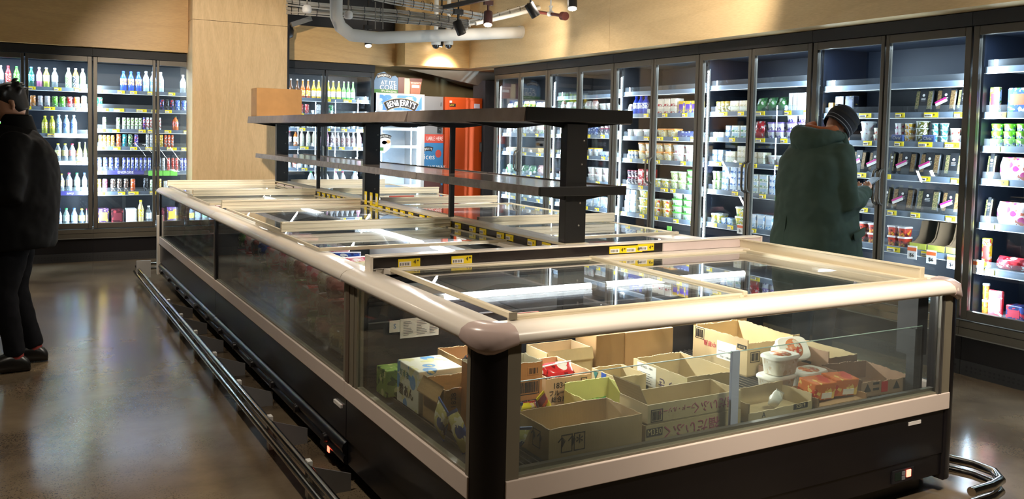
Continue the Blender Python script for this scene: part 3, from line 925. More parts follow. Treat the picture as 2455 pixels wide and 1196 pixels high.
    'yd': ('box', 'yellow low', 'display_tray', 'tray', 0.05, 0.12, ['#d8d04a', '#b8b03a', '#e6e08a', '#d0c83c']),
    'wl': ('bag', 'pale blue', 'flat_pack', 'pack', 0.03, 0.2, ['#c8dce0', '#a8c4cc', '#e6f0f2']),
    'dk': ('box', 'black', 'cheese_packet', 'box', 0.14, 0.06, ['#1c1e2c', '#2c3044', '#8a7a3a', '#3a3e54']),
    'dp': ('box', 'brown open display', 'display_box', 'box', 0.09, 0.12, ['#a8824a', '#8a683a', '#c8a470', '#a8824a']),
    'fp': ('box', 'purple and gold', 'bottle_carrier', 'carton', 0.2, 0.16, ['#2a1c2c', '#c89a2c', '#5a3a7a', '#c8a02c']),
    'dr': ('box', 'dark red', 'can_multipack', 'carton', 0.19, 0.16, ['#3a1418', '#7a2c30', '#1c0c10', '#5a2026']),
    'mw': ('box', 'white', 'can_multipack', 'carton', 0.19, 0.16, ['#e6e8ea', '#c8ccd0', '#f4f4f4', '#eceef0']),
    'pg': ('bottle', 'green-capped white', 'milk_drink_bottle', 'bottle', 0.2, 0, ['#dfeae0', '#2c8a4a', '#4fa86a', '']),
}


def place(key, loc, rz, w, label, group, lean=0.0, sc=1.0):
    kind, look, name, cat, h, d, c = VR[key]
    wq = max(0.02, math.floor(w * 200) / 200)
    k = (key, wq)
    if k not in PROTO:
        PROTO[k] = make(kind, wq, h, d or wq, c, name)
        o = PROTO[k]
    else:
        o = dup(PROTO[k])
    o.location = loc
    o.rotation_euler = (lean, 0, rz)
    tag(o, label, cat, group)
    return o


LAYER = {1: [''], 2: ['bottom ', 'top '], 3: ['bottom ', 'middle ', 'top '], 4: ['bottom ', 'second-layer ', 'third-layer ', 'top '], 5: ['bottom ', 'second-layer ', 'third-layer ', 'fourth-layer ', 'top ']}


def stock(M, local_x, z, shelf_word, door_word, specs, front=0.15, group=None, rz=0.0):
    """specs: (variant, photo x of the left edge, photo x of the right edge, columns, layers[, lean])"""
    cols = sum(s[3] for s in specs)
    i = 0
    for s in specs:
        key, u0, u1, n, st = s[:5]
        lean = s[5] if len(s) > 5 else (-0.16 if VR[key][0] == 'meal' else 0.0)
        x0, x1 = max(0.022, local_x(u0)), min(1.30, local_x(u1))
        pw = (x1 - x0) / n
        kind, look, name, cat, h, d, c = VR[key]
        w = min(pw * 0.92, 0.26)
        for k in range(n):
            x = x0 + pw * (k + 0.5)
            dd = d or w
            for q in range(st):
                lift = abs(math.sin(lean)) * dd / 2 if lean else 0
                loc = M @ Vector((x + (R.uniform(-0.0015, 0.0015) if st > 1 else 0), front + dd / 2 + R.uniform(0, 0.006), z + 0.0006 + lift + q * (h + 0.0008)))
                lab = f"{LAYER[st][q]}{look} {name.replace('_', ' ')}, {pos(i, cols)}, {shelf_word} shelf, {door_word}"
                place(key, loc, rz, w, lab, group or f"{VR[key][2].replace('_', ' ')}s, {shelf_word} shelf, {door_word}", lean)
            i += 1


SHW = ['lowest', 'second lowest', 'third lowest', 'fourth lowest', 'fifth lowest', 'sixth lowest', 'top']


def Lx(x0):
    return lambda u: at(u, 330, 'y', LY + 0.19)[0] - x0


def stockL(mx, zs, lst, door_word):
    M = Matrix.Translation((mx, LY, 0))
    n = len(zs)
    for si, specs in lst:
        z = 0.395 if si < 0 else zs[si]
        k = si + 1
        stock(M, Lx(mx), z, 'top' if si == n - 1 else SHW[k], door_word, specs, 0.145)


def b1(key, *us, w=17):
    return [(key, u - w / 2, u + w / 2, 1, 1) for u in us]


stockL(-0.582, ZA, [
    (4, b1('cl', 3) + b1('rd', 21) + b1('gr', 41) + b1('tl', 76) + b1('pk', 95) + b1('yg', 112) + b1('cl', 132) + b1('gw', 165) + b1('ob', 182) + b1('gw', 199)),
    (3, b1('co', 80) + b1('cp', 97, 114) + b1('cg', 132, 150) + b1('cr', 167) + b1('co', 184) + b1('ew', 202)),
    (2, b1('gr', 4) + b1('yc', 108, 125) + b1('wbc', 141, 159, 177)),
    (1, b1('bc', 9, 24, w=15) + b1('yw', 139, 156) + b1('rc', 173) + b1('gl', 190, 207)),
    (0, b1('yw', 146) + b1('pc', 165) + b1('gc', 184) + b1('bc', 203)),
    (-1, b1('bc', 140) + b1('gc', 158) + b1('bc', 177) + b1('yj', 195) + b1('rc', 210, w=13)),
], 'left drinks cooler')
stockL(0.762, ZB, [
    (5, b1('sb', 296, 314, 332) + b1('cw', 350, 367, 385) + b1('cl', 438, w=15)),
    (4, b1('cG', 239) + b1('ct', 388, w=12) + b1('ck', 400, w=11) + b1('ct', 411, w=11) + b1('cB', 425, 440, w=13)),
    (3, b1('ew', 250, 283, 297, 307, 317, 327, 336, w=10) + b1('ev', 345, w=8) + b1('ex', 353, 361, 368, 382, w=8) + b1('oj', 420)),
    (2, b1('eg', 240, 250, 260, 270, w=10) + b1('eo', 284, w=13) + b1('et', 298, w=13) + b1('en', 312, w=12) + b1('ev', 326, w=13) + b1('es', 353, 362, w=9)
     + b1('ey', 372, 386, w=10) + b1('eo', 396, 404, 412, w=8)),
    (1, b1('eb', 238, 252, 266, 280, w=12) + b1('eb', 297, 307, 317, 327, 337, 347, 357, w=9) + b1('ek', 381, w=10) + b1('es', 391, w=10) + b1('er', 403, 414, 423, w=9)
     + b1('eb', 434, 442, w=8)),
    (0, b1('ey', 237, w=12) + b1('kp', 251, w=14) + b1('kb', 271, 286, 302, w=14) + b1('eo', 318, w=14) + b1('ek', 349, w=14) + b1('ew', 364, w=13)
     + b1('ey', 381, w=13) + b1('cW', 397, 412, w=14)),
    (-1, b1('fp', 247, w=28) + b1('dr', 281, w=32) + b1('mw', 314, w=28) + b1('cb', 337, w=17) + b1('cl', 356, w=17)),
], 'energy drinks cooler')
stockL(2.79, ZCC, [
    (5, b1('lb', 696, 711, w=12) + b1('lo', 724, 737, w=12) + b1('ly', 750, 762, w=12) + b1('lp', 785, 797, 810, w=12) + b1('lg', 822, 833, 844, w=11)),
    (4, b1('cr', 721, 734, w=11) + b1('cW', 762, w=11) + b1('cG', 792, w=12)),
    (3, b1('sw', 700, 713, 726, 739, 752, w=11) + b1('sw', 785, 797, 809, 821, 833, 845, w=11)),
    (2, b1('jk', 694, w=12) + b1('ja', 708, w=13) + b1('jm', 723, 738, 752, w=13) + b1('jp', 764, w=9) + b1('jp', 783, w=12) + b1('jb', 796, 809, 822, 834, 846, w=12) + b1('jp', 860, w=12)),
    (1, b1('sw', 693, w=11) + b1('so', 705, w=12) + b1('sw', 720, w=11) + b1('su', 733, 746, 758, w=11) + b1('sy', 788, w=10) + b1('sg', 801, 814, w=12) + b1('sw', 827, 840, 853, w=11)),
    (0, b1('gb', 707, 728, w=15) + b1('mg', 746, 762, w=16) + b1('mg', 782, w=15) + b1('mr', 805, 822, w=16) + b1('mb', 851, w=17)),
], 'milk cooler')


def Rx(mod):
    return lambda u: YFAR[mod] - at(u, 400, 'x', RX + 0.19)[1]


def stockR(mod, si, specs, door_word, front=0.15):
    M = Matrix.Translation((RX, YFAR[mod], 0)) @ Matrix.Rotation(-PI / 2, 4, 'Z')
    zs = ZR[mod]
    z = 0.395 if si < 0 else zs[si]
    stock(M, Rx(mod), z, 'top' if si == len(zs) - 1 else SHW[si + 1], door_word, specs, front, None, -PI / 2)


D = {1: 'nearest right door', 2: 'second door from right', 3: 'third door from right', 4: 'fourth door from right', 5: 'fifth door from right', 6: 'sixth door from right',
     7: 'seventh door from right', 8: 'eighth door from right', 9: 'ninth door from right', 10: 'tenth door from right', 11: 'farthest right door'}
# the nearest door
stockR(1, 4, [('ed', 2353, 2396, 1, 1), ('bl', 2412, 2470, 1, 1)], D[1])
stockR(1, 3, [('gd', 2350, 2460, 3, 3)], D[1])
stockR(1, 2, [('ml', 2346, 2394, 1, 1), ('pp', 2398, 2475, 1, 1)], D[1])
stockR(1, 1, [('ml', 2344, 2390, 1, 1), ('pp', 2396, 2475, 1, 1)], D[1])
stockR(1, 0, [('lt', 2343, 2392, 1, 1), ('sr', 2396, 2475, 1, 1)], D[1])
stockR(1, -1, [('st', 2354, 2388, 1, 2), ('sp', 2392, 2432, 1, 1), ('sn', 2436, 2482, 1, 1)], D[1], 0.14)
# meals, dips and trays before the parka man
stockR(2, 4, [('ml', 2190, 2236, 1, 1), ('ms', 2240, 2290, 1, 1), ('ml', 2292, 2324, 1, 1)], D[2])
stockR(2, 3, [('cpk', 2140, 2162, 1, 3), ('cy', 2164, 2188, 1, 3), ('col', 2190, 2222, 1, 3), ('ctl', 2226, 2268, 2, 3), ('ccr', 2272, 2322, 2, 2)], D[2])
stockR(2, 2, [('ml', 2135, 2150, 1, 1), ('ms', 2152, 2202, 1, 1), ('ms', 2208, 2260, 1, 1), ('ml', 2266, 2316, 1, 1)], D[2])
stockR(2, 1, [('ml', 2128, 2142, 1, 1), ('ms', 2146, 2200, 1, 1), ('ml', 2204, 2262, 1, 1), ('ms', 2266, 2312, 1, 1)], D[2])
stockR(2, 0, [('rt', 2132, 2184, 2, 2)], D[2], 0.17)
stockR(2, -1, [('wl', 2160, 2300, 2, 5)], D[2], 0.14)
stockR(2, 4, [('dp', 1972, 2000, 1, 1), ('dk', 2002, 2050, 2, 1)], D[3])
stockR(2, 3, [('rp', 1968, 1990, 1, 1), ('wt', 2062, 2086, 1, 2), ('ccr', 2090, 2112, 1, 2)], D[3])
stockR(2, 2, [('ms', 2046, 2082, 1, 1), ('ms', 2086, 2118, 1, 1)], D[3])
stockR(2, 1, [('ml', 2050, 2076, 1, 1), ('ms', 2080, 2114, 1, 1)], D[3])
stockR(2, 0, [('rt', 2058, 2112, 2, 2)], D[3], 0.17)
# cheese
stockR(3, 4, [('gj', 1694, 1746, 3, 1), ('cx', 1752, 1796, 2, 2)], D[5])
stockR(3, 4, [('gg', 1812, 1888, 3, 1), ('wc', 1892, 1932, 4, 1), ('dk', 1934, 1946, 1, 1)], D[4])
stockR(3, 3, [('cx', 1692, 1740, 2, 1), ('bx', 1742, 1756, 1, 2), ('gk', 1758, 1798, 2, 2)], D[5])
stockR(3, 3, [('rp', 1810, 1836, 1, 1), ('pt', 1840, 1880, 2, 2), ('pt', 1884, 1940, 2, 3)], D[4])
stockR(3, 2, [('bx', 1692, 1740, 2, 2), ('cx', 1744, 1770, 1, 2), ('cx', 1772, 1796, 1, 3)], D[5])
stockR(3, 2, [('cx', 1808, 1838, 2, 2), ('wp', 1842, 1884, 2, 1), ('cx', 1888, 1940, 2, 2)], D[4])
stockR(3, 1, [('gt', 1690, 1734, 2, 2), ('bx', 1738, 1796, 3, 4)], D[5])
stockR(3, 1, [('gk', 1806, 1850, 2, 3), ('bx', 1852, 1884, 2, 3), ('cx', 1890, 1940, 2, 2)], D[4])
stockR(3, 0, [('ys', 1690, 1738, 2, 1), ('bx', 1740, 1766, 2, 1), ('ys', 1768, 1796, 1, 2)], D[5])
stockR(3, 0, [('wx', 1806, 1866, 3, 1), ('wx', 1868, 1890, 1, 1), ('wx', 1894, 1940, 2, 1)], D[4])
# butter and spreads
stockR(4, 4, [('wk', 1496, 1514, 1, 1), ('bb', 1516, 1550, 3, 1), ('cx', 1553, 1567, 1, 1)], D[7])
stockR(4, 4, [('rw', 1578, 1624, 3, 2), ('gx', 1628, 1674, 3, 1)], D[6])
stockR(4, 3, [('wt', 1492, 1516, 1, 1), ('wt', 1518, 1566, 2, 1)], D[7])
stockR(4, 3, [('yt', 1576, 1624, 2, 1), ('nx', 1627, 1672, 1, 1)], D[6])
stockR(4, 2, [('jr', 1490, 1528, 3, 1), ('yt', 1532, 1566, 2, 2)], D[7])
stockR(4, 2, [('yt', 1574, 1612, 2, 2), ('wp', 1614, 1672, 2, 2)], D[6])
stockR(4, 1, [('dc', 1490, 1532, 3, 2), ('rb', 1536, 1564, 2, 2)], D[7])
stockR(4, 1, [('ys', 1572, 1608, 2, 1), ('gt', 1611, 1648, 2, 2), ('gs', 1650, 1672, 1, 3)], D[6])
stockR(4, 0, [('wx', 1490, 1532, 2, 2), ('ys', 1536, 1562, 1, 3)], D[7])
stockR(4, 0, [('yr', 1571, 1612, 2, 2), ('gs', 1616, 1668, 2, 4)], D[6])
stockR(5, 4, [('pb', 1328, 1352, 1, 1), ('wk', 1356, 1390, 2, 1)], D[9])
stockR(5, 4, [('wk', 1402, 1432, 2, 1), ('wt', 1436, 1468, 2, 1)], D[8])
stockR(5, 3, [('pz', 1328, 1352, 1, 1), ('pz', 1358, 1388, 1, 1)], D[9])
stockR(5, 3, [('nx', 1410, 1434, 1, 2), ('dc', 1438, 1468, 3, 2)], D[8])
stockR(5, 2, [('tr', 1328, 1388, 1, 1)], D[9])
stockR(5, 2, [('jr', 1412, 1440, 2, 1), ('bx', 1442, 1466, 2, 1)], D[8])
stockR(5, 1, [('pb', 1326, 1350, 1, 1), ('ob_', 1356, 1386, 2, 1)], D[9])
stockR(5, 1, [('wt', 1412, 1466, 3, 2)], D[8])
stockR(5, 0, [('pg', 1326, 1386, 3, 1)], D[9])
stockR(5, 0, [('wx', 1412, 1464, 3, 1)], D[8])
stockR(6, 4, [('wk', 1208, 1228, 1, 1), ('yb', 1230, 1247, 1, 1)], D[11])
stockR(6, 4, [('yb', 1254, 1280, 2, 1), ('wk', 1284, 1310, 2, 1)], D[10])
stockR(6, 3, [('wk', 1212, 1244, 2, 1)], D[11])
stockR(6, 3, [('wk', 1254, 1284, 2, 1), ('pz', 1288, 1312, 1, 1)], D[10])
stockR(6, 2, [('tr', 1208, 1246, 1, 1)], D[11])
stockR(6, 2, [('tr', 1254, 1312, 1, 1)], D[10])
stockR(6, 1, [('gg', 1206, 1244, 2, 1)], D[11])
stockR(6, 1, [('gg', 1252, 1286, 2, 1), ('pb', 1290, 1312, 1, 1)], D[10])
stockR(6, 0, [('pg', 1209, 1243, 3, 1)], D[11])
stockR(6, 0, [('pg', 1252, 1310, 4, 1)], D[10])

stockR(2, 3, [('ca', 2146, 2176, 1, 1), ('ca', 2220, 2252, 1, 1)], D[2], 0.122)


# open display boxes of pasta on the low shelf
def display_box(lab, u0, u1):
    w = at(u0, 560, 'x', RX + 0.2)[1] - at(u1, 560, 'x', RX + 0.2)[1]
    yc = (at(u0, 560, 'x', RX + 0.2)[1] + at(u1, 560, 'x', RX + 0.2)[1]) / 2
    t = thing('display_box', lab, 'box', (0, 0, 0), 'yellow fronted display boxes')
    br, ye = cardboard('#7a6248'), mat('display_yellow', '#d6cf3c', 0.5)
    MB().box(-w / 2, -0.15, 0, w / 2, -0.146, 0.045, ye).build('front_wall', t)
    for x in (-w / 2, w / 2 - 0.004):
        pts = [(-0.146, 0.003), (-0.146, 0.045), (-0.09, 0.055), (-0.05, 0.09), (-0.03, 0.15), (-0.02, 0.20), (0.15, 0.20), (0.15, 0.003)]
        MB().prism(pts, 0, x, x + 0.004, br).build('side_wall', t)
    MB().box(-w / 2, 0.146, 0.003, w / 2, 0.15, 0.20, br).build('back_wall', t)
    MB().box(-w / 2, -0.15, 0, w / 2, 0.15, 0.003, br).build('base', t)
    t.location = (RX + 0.14 + 0.16, yc, ZR[2][0] + 0.001)
    t.rotation_euler = (0, 0, -PI / 2)


display_box('left yellow fronted display box beside the red dip tubs', 2192, 2232)
display_box('middle yellow fronted display box on the low shelf', 2236, 2276)
display_box('right yellow fronted display box next to the wide door frame', 2280, 2318)


# shelf tickets
def shelf_ticket(cool, u, v, wd, ht, kind):
    o = [q for q in bpy.data.objects if q.get('label') == cool][0]
    left = o.location.y > 10.9
    p = at(u, v, 'y', LY + 0.098) if left else at(u, v, 'x', RX + 0.098)
    b = MB()
    if kind == 'green':
        b.box(-wd / 2, -0.003, -ht / 2, wd / 2, 0, ht / 2, mat('ticket_green', '#7fd85a', 0.5))
    else:
        b.box(-wd / 2, -0.003, -ht / 2, wd / 2, 0, ht / 2, M_TAGW).box(-wd / 2, -0.004, ht * 0.12, wd / 2, -0.003, ht * 0.38, mat('ticket_orange', '#e0662e', 0.5))
    t = b.build('sale_ticket' if kind != 'green' else 'green_ticket')
    if kind != 'green':
        text('$6', ht * 0.4, M_INK, (0, -0.0035, -ht * 0.2), (1, 0, 0), (0, 0, 1), t, 'price_figure')
    t.parent = o
    M = Matrix.Rotation(-o.rotation_euler.z, 4, 'Z')
    t.location = M @ (Vector(p) - o.location)
    return t


for u, v in ((2187, 605), (2233, 616), (2283, 628)):
    shelf_ticket(RLAB[2], u, v, 0.075, 0.095, 'o')
shelf_ticket(RLAB[1], 2346, 640, 0.075, 0.095, 'o')
shelf_ticket(RLAB[3], 1775, 549, 0.075, 0.085, 'o')
shelf_ticket(RLAB[3], 1862, 556, 0.075, 0.085, 'o')
shelf_ticket(RLAB[3], 1867, 478, 0.08, 0.05, 'green')
shelf_ticket(RLAB[4], 1605, 547, 0.07, 0.04, 'green')
for u in (365, 382, 399, 416):
    shelf_ticket('drinks cooler of energy cans next to the plywood wall', u, 415, 0.085, 0.06, 'green')


def shelf_banner(cool, u0, u1, z, mt, body, ink_):
    o = [q for q in bpy.data.objects if q.get('label') == cool][0]
    a, c = at(u0, 400, 'y', LY + 0.1).x, at(u1, 400, 'y', LY + 0.1).x
    b = MB().box(a, LY + 0.096, z - 0.043, c, LY + 0.1, z + 0.006, mt).build('shelf_banner', o)
    if body:
        text(body, 0.04, ink_, ((a + c) / 2, LY + 0.0955, z - 0.018), (1, 0, 0), (0, 0, 1), b)


shelf_banner('drinks cooler of energy cans next to the plywood wall', 256, 345, ZB[1], M_STRIPV, 'ENERGISE', M_TAGW)
shelf_banner('drinks cooler behind the dark-jacketed shopper at the left', 138, 198, ZA[0], M_STRIPV, 'juicy', M_TAGW)
shelf_banner('drinks cooler behind the dark-jacketed shopper at the left', 131, 182, ZA[2], M_TAGW, None, None)
shelf_banner('drinks cooler behind the dark-jacketed shopper at the left', 139, 182, ZA[1], M_TAGW, None, None)
# ------------------------------------------------------------------ island of chest freezers
NEUT = (1.0, 0.97, 0.92)
FX0, FX1, FY0, FYJ, FYK, FYE = 1.25, 3.67, 2.354, 3.64, 6.55, 9.37
XM = 2.46            # middle of the island
ZF = 0.445            # inside floor
ZT = 0.95            # top of the rail
RAILP = [(-0.115, 0.945), (-0.03, 0.952), (0.0, 0.947), (0.022, 0.932), (0.030, 0.915), (0.026, 0.902), (0.012, 0.896), (-0.03, 0.896), (-0.115, 0.925)]


def rail(mb, axis, sgn, outer, a, b, mt, k=1.0):
    """rounded top rail along an axis; outer = place of the outer face, sgn = way out"""
    rs = []
    for t in (a, b):
        rs.append([(outer + sgn * u, t, z) if axis == 1 else (t, outer + sgn * u, z) for u, z in RAILP])
    mb.rings(rs, mt, True)


def lid(parent, x0, x1, y0, y1, z, tall, name='sliding_lid', along='x'):
    """sliding glass lid: tall front bar, thin back bar, side rails, pane"""
    f = MB()
    h = 0.058 if tall else 0.018
    f.box(x0, y0, z, x1, y0 + 0.022, z + h, M_LID)
    if tall:
        f.box(x0, y0 - 0.008, z + h - 0.012, x1, y0, z + h, M_LID).box(x0, y0 - 0.005, z + 0.018, x1, y0, z + 0.026, M_LID)
    f.box(x0, y1 - 0.016, z, x1, y1, z + 0.016, M_LID)
    for x in (x0, x1 - 0.014):
        f.box(x, y0 + 0.022, z, x + 0.014, y1 - 0.016, z + 0.014, M_LID)
    o = f.build(name, parent, 0.003)
    MB().box(x0 + 0.014, y0 + 0.022, z + 0.004, x1 - 0.014, y1 - 0.016, z + 0.009, M_GLASSL).build('lid_glass', o)
    return o


# ---- the end cabinet facing the viewer
t = thing('chest_freezer', 'end glass-sided chest freezer full of cardboard boxes, nearest the viewer', 'freezer', (2.46, 2.98, 0), 'glass sided chest freezers of the island')
END = t
MB().box(1.34, FY0 + 0.006, 0.185, 3.586, 3.62, 0.39, M_BLACK).build('body_panel', t)
MB().box(1.34, FY0 + 0.012, 0.088, 3.58, 3.62, 0.181, M_BLACK).build('access_panel', t)
MB().box(1.40, 2.44, 0.0, 3.53, 3.58, 0.086, M_BLACKM).build('plinth', t)
MB().box(FX0 + 0.006, 2.44, 0.20, FX0 + 0.09, FYJ - 0.003, 0.39, M_BLACK).box(FX0 + 0.014, 2.44, 0.085, FX0 + 0.09, FYJ - 0.003, 0.196, M_BLACK).build('side_panel', t)
MB().box(FX1 - 0.09, 2.44, 0.085, FX1 - 0.006, FYJ - 0.003, 0.39, M_BLACK).build('side_panel', t)
for nm, bx in (('cream_band', (1.336, FY0 - 0.006, 0.384, 3.586, FY0 + 0.03, 0.458)), ('cream_band', (FX0 - 0.006, 2.438, 0.384, FX0 + 0.03, FYJ - 0.002, 0.458)),
               ('cream_band', (FX1 - 0.03, 2.438, 0.384, FX1 + 0.006, FYJ - 0.002, 0.458))):
    MB().box(*bx, M_BAND).build(nm, t, 0.003)


def post(xc, yc, sx, sy):
    p = [(0, 0.10), (0, 0.085), (0.004, 0.06), (0.018, 0.03), (0.04, 0.011), (0.066, 0.001), (0.085, 0), (0.10, 0), (0.10, 0.10)]
    return MB().prism([(xc + sx * a, yc + sy * b) for a, b in p], 2, 0.062, 0.905, M_BLACK, True).build('corner_post', t)


post(FX0, FY0, 1, 1)
post(FX1, FY0, -1, 1)
# seal strips beside the panes
MB().box(1.337, FY0 - 0.001, 0.459, 1.385, FY0 + 0.03, 0.897, M_SEAL).build('pane_frame', t)
s = MB().box(3.525, FY0 - 0.001, 0.459, 3.583, FY0 + 0.03, 0.897, M_SEAL)
for x in (3.500, 3.516):
    s.box(x, FY0 - 0.004, 0.459, x + 0.010, FY0 + 0.012, 0.897, M_ALU)
s.build('pane_frame', t)
MB().box(FX0 - 0.001, 2.438, 0.459, FX0 + 0.03, 2.462, 0.897, M_SEAL).build('pane_frame', t)
s = MB().box(FX0 - 0.001, 3.50, 0.459, FX0 + 0.03, FYJ - 0.05, 0.897, M_SEAL).box(FX0 - 0.004, FYJ - 0.046, 0.459, FX0 + 0.03, FYJ - 0.004, 0.897, mat('seal_brown', '#6a5a4c', 0.45))
s.box(FX0 - 0.004, 3.53, 0.459, FX0 + 0.01, 3.542, 0.897, M_SEAL)
s.build('pane_frame', t)
s = MB().box(1.385, FY0 + 0.004, 0.452, 3.50, FY0 + 0.03, 0.466, M_SEAL).box(1.385, FY0 + 0.03, 0.452, 3.52, FY0 + 0.05, 0.478, M_ALU)
s.box(FX0 + 0.004, 2.462, 0.452, FX0 + 0.03, 3.50, 0.466, M_SEAL)
s.build('pane_channel', t)
MB().box(1.386, FY0 + 0.008, 0.466, 3.50, FY0 + 0.016, 0.898, M_GLASSF).build('front_glass', t)
MB().box(FX0 + 0.008, 2.463, 0.466, FX0 + 0.016, 3.50, 0.898, M_GLASSF).build('side_glass', t)
MB().box(FX1 - 0.016, 2.463, 0.466, FX1 - 0.008, 3.50, 0.898, M_GLASSF).build('side_glass', t)
# inside
b = MB().box(FX0 + 0.05, FY0 + 0.055, 0.40, FX1 - 0.05, 3.50, ZF - 0.012, M_NAVY)
b.build('inner_floor', t)
b = MB()
for k in range(76):
    x = 1.36 + k * 0.029
    b.box(x, FY0 + 0.056, ZF - 0.012, x + 0.006, 3.49, ZF, M_STEEL)
b.build('wire_floor', t)
b = MB().box(1.30, 3.50, 0.40, 3.62, 3.52, 0.94, M_NAVY)
for k in range(7):
    b.box(1.30, 3.494, 0.80 + k * 0.018, 3.62, 3.50, 0.808 + k * 0.018, M_NAVY)
b.box(1.30, 3.492, 0.735, 3.62, 3.50, 0.74, M_GREYC)
for x in (1.62, 2.5, 3.3):
    b.lathe([(0.008, 0), (0.006, 0.004), (0, 0.005)], M_CHROME, 10, (x, 3.49, 0.725))
b.build('liner_wall', t)
MB().box(3.42, FY0 + 0.06, ZF, 3.48, FY0 + 0.10, 0.74, M_NAVY).box(3.43, FY0 + 0.06, 0.62, 3.50, FY0 + 0.16, 0.895, M_NAVY).build('inner_post', t)
g = MB().box(1.37, 2.41, ZF + 0.002, 3.46, 2.415, 0.752, M_ACR)
g.box(1.37, 2.4095, 0.752, 3.46, 2.4155, 0.754, M_EDGE)
go = g.build('divider_screen', t)
MB().box(2.338, 2.406, ZF + 0.002, 2.375, 2.419, 0.757, mat('clear_clip', '#a9b0c4', 0.2)).build('clip', go)
# top rails, caps, lids
r = MB()
rail(r, 0, -1, FY0, 1.36, 3.58, M_CREAM)
r.build('top_rail', t)
r = MB()
rail(r, 1, -1, FX0, 2.46, FYJ - 0.003, M_CREAM)
r.build('top_rail', t)
r = MB()
rail(r, 1, 1, FX1, 2.46, FYJ - 0.003, M_CREAM)
r.build('top_rail', t)


def corner(px, py, q0):
    rs = []
    for k in range(9):
        a = q0 + (PI / 2) * k / 8
        dr = 0.030 * math.sin(PI * k / 8) ** 1.5
        rs.append([(px + math.cos(a) * (0.1095 + max(u, -0.085) * 1.1), py + math.sin(a) * (0.1095 + max(u, -0.085) * 1.1), z + (0.004 if z > 0.93 else -0.004 - (dr if z < 0.92 else 0.0))) for u, z in RAILP])
    mb = MB().rings(rs, M_CAP, True)
    # straight ends lapping over the rails
    return mb.build('corner_cap', t)


corner(FX0 + 0.11, FY0 + 0.11, PI)
corner(FX1 - 0.11, FY0 + 0.11, 1.5 * PI)
MB().box(1.40, 2.455, 0.93, 3.54, 2.475, 0.953, M_LID).box(1.395, 3.50, 0.93, 3.56, 3.575, 0.957, M_CREAM).box(1.36, 3.575, 0.9, 3.56, 3.62, 0.955, M_CREAM).build('lid_frame', t)
for x0, x1, z in ((1.395, 2.45, 0.951), (2.41, 3.47, 0.936)):
    f = MB().box(x0, 2.452, z, x0 + 0.022, 3.50, z + 0.02, M_LID).box(x1 - 0.022, 2.452, z, x1, 3.50, z + 0.02, M_LID)
    f.box(x0 + 0.022, 3.47, z, x1 - 0.022, 3.50, z + 0.014, M_LID).box(x0 + 0.022, 2.455, z, x1 - 0.022, 2.468, z + 0.012, M_LID)
    o = f.build('sliding_lid', t, 0.004)
    MB().box(x0 + 0.022, 2.468, z + 0.004, x1 - 0.022, 3.47, z + 0.009, M_GLASSL).build('lid_glass', o)
    if x0 < 2:
        MB().box(x0 - 0.002, 2.446, z - 0.002, x0 + 0.026, 2.453, z + 0.022, M_SEAL, None).build('end_plug', o)
    a = MB().box(x1 - 0.3 if x0 > 2 else x0 + 0.03, 2.478, z + 0.0095, x1 - 0.2 if x0 > 2 else x0 + 0.13, 2.489, z + 0.0103, M_TAGW)
    a.box(x1 - 0.3 if x0 > 2 else x0 + 0.03, 2.478, z + 0.0103, x1 - 0.2 if x0 > 2 else x0 + 0.13, 2.483, z + 0.0107, M_RED)
    a.build('warning_strip', o)
MB().box(3.50, 2.46, 0.945, 3.53, 3.58, 1.002, M_LID).box(3.495, 2.46, 0.995, 3.50, 3.58, 1.005, M_LID).box(3.47, 2.46, 0.93, 3.50, 3.5, 0.95, M_LID).build('lid_stop', t, 0.003)
# back ledge with the price strip
p = MB().box(1.345, 3.58, 0.952, 3.65, 3.625, 1.008, M_CREAM).box(1.33, 3.568, 0.945, 1.345, 3.635, 1.014, M_CREAM).box(3.65, 3.568, 0.95, 3.662, 3.635, 1.012, M_BAND)
p.box(1.345, 3.572, 1.004, 3.65, 3.635, 1.012, M_CREAM).box(1.345, 3.57, 0.953, 3.65, 3.58, 0.957, M_ALU)
po = p.build('price_ledge', t, 0.002)
MB().box(1.345, 3.5765, 0.958, 2.95, 3.58, 1.003, mat('strip_brown_black', '#241e1d', 0.25)).build('dark_insert', po)
MB().box(2.955, 3.5765, 0.958, 3.65, 3.58, 1.003, mat('strip_pale', '#d9c8c4', 0.35)).build('pale_insert', po)
for u, du in ((981, 0), (1107, 0), (1481, 0.0), (1520, 0.0), (1548, 0.012)):
    q = at(u, 625 if u < 1200 else 600, 'y', 3.575)
    tg = price_tag(po, Vector((q.x, 3.5755, (0.975 if u < 1200 else 0.98) + du * 0.4)) - wloc(po), wd=0.105, ht=0.036, fig=False)
    text('4', 0.026, M_INK, (q.x + 0.026, 3.572, 0.978 + du * 0.4), (1, 0, 0), (0, 0, 1), tg, 'price_figure')
    text('80', 0.011, M_INK, (q.x + 0.041, 3.572, 0.983 + du * 0.4), (1, 0, 0), (0, 0, 1), tg, 'price_figure')
# lamps under the back ledge
for x0, x1 in ((1.62, 2.40), (2.49, 3.40)):
    MB().cyl((x0, 3.44, 0.836), (x1, 3.44, 0.836), 0.014, M_TUBE, None, 10).cyl((x0 - 0.03, 3.44, 0.836), (x0, 3.44, 0.836), 0.015, M_WHITE).cyl((x1, 3.44, 0.836), (x1 + 0.03, 3.44, 0.836), 0.015, M_WHITE).build('tube_lamp', t)
for x_ in (2.0, 2.95):
    lamp('AREA', 'freezer_lamp', (x_, 3.42, 0.82), (x_, 2.75, 0.50), 11, NEUT, shape='RECTANGLE', size=0.8, size_y=0.02)
MB().box(1.40, 3.41, 0.86, 3.50, 3.49, 0.90, M_LINERG).build('lamp_canopy', t)
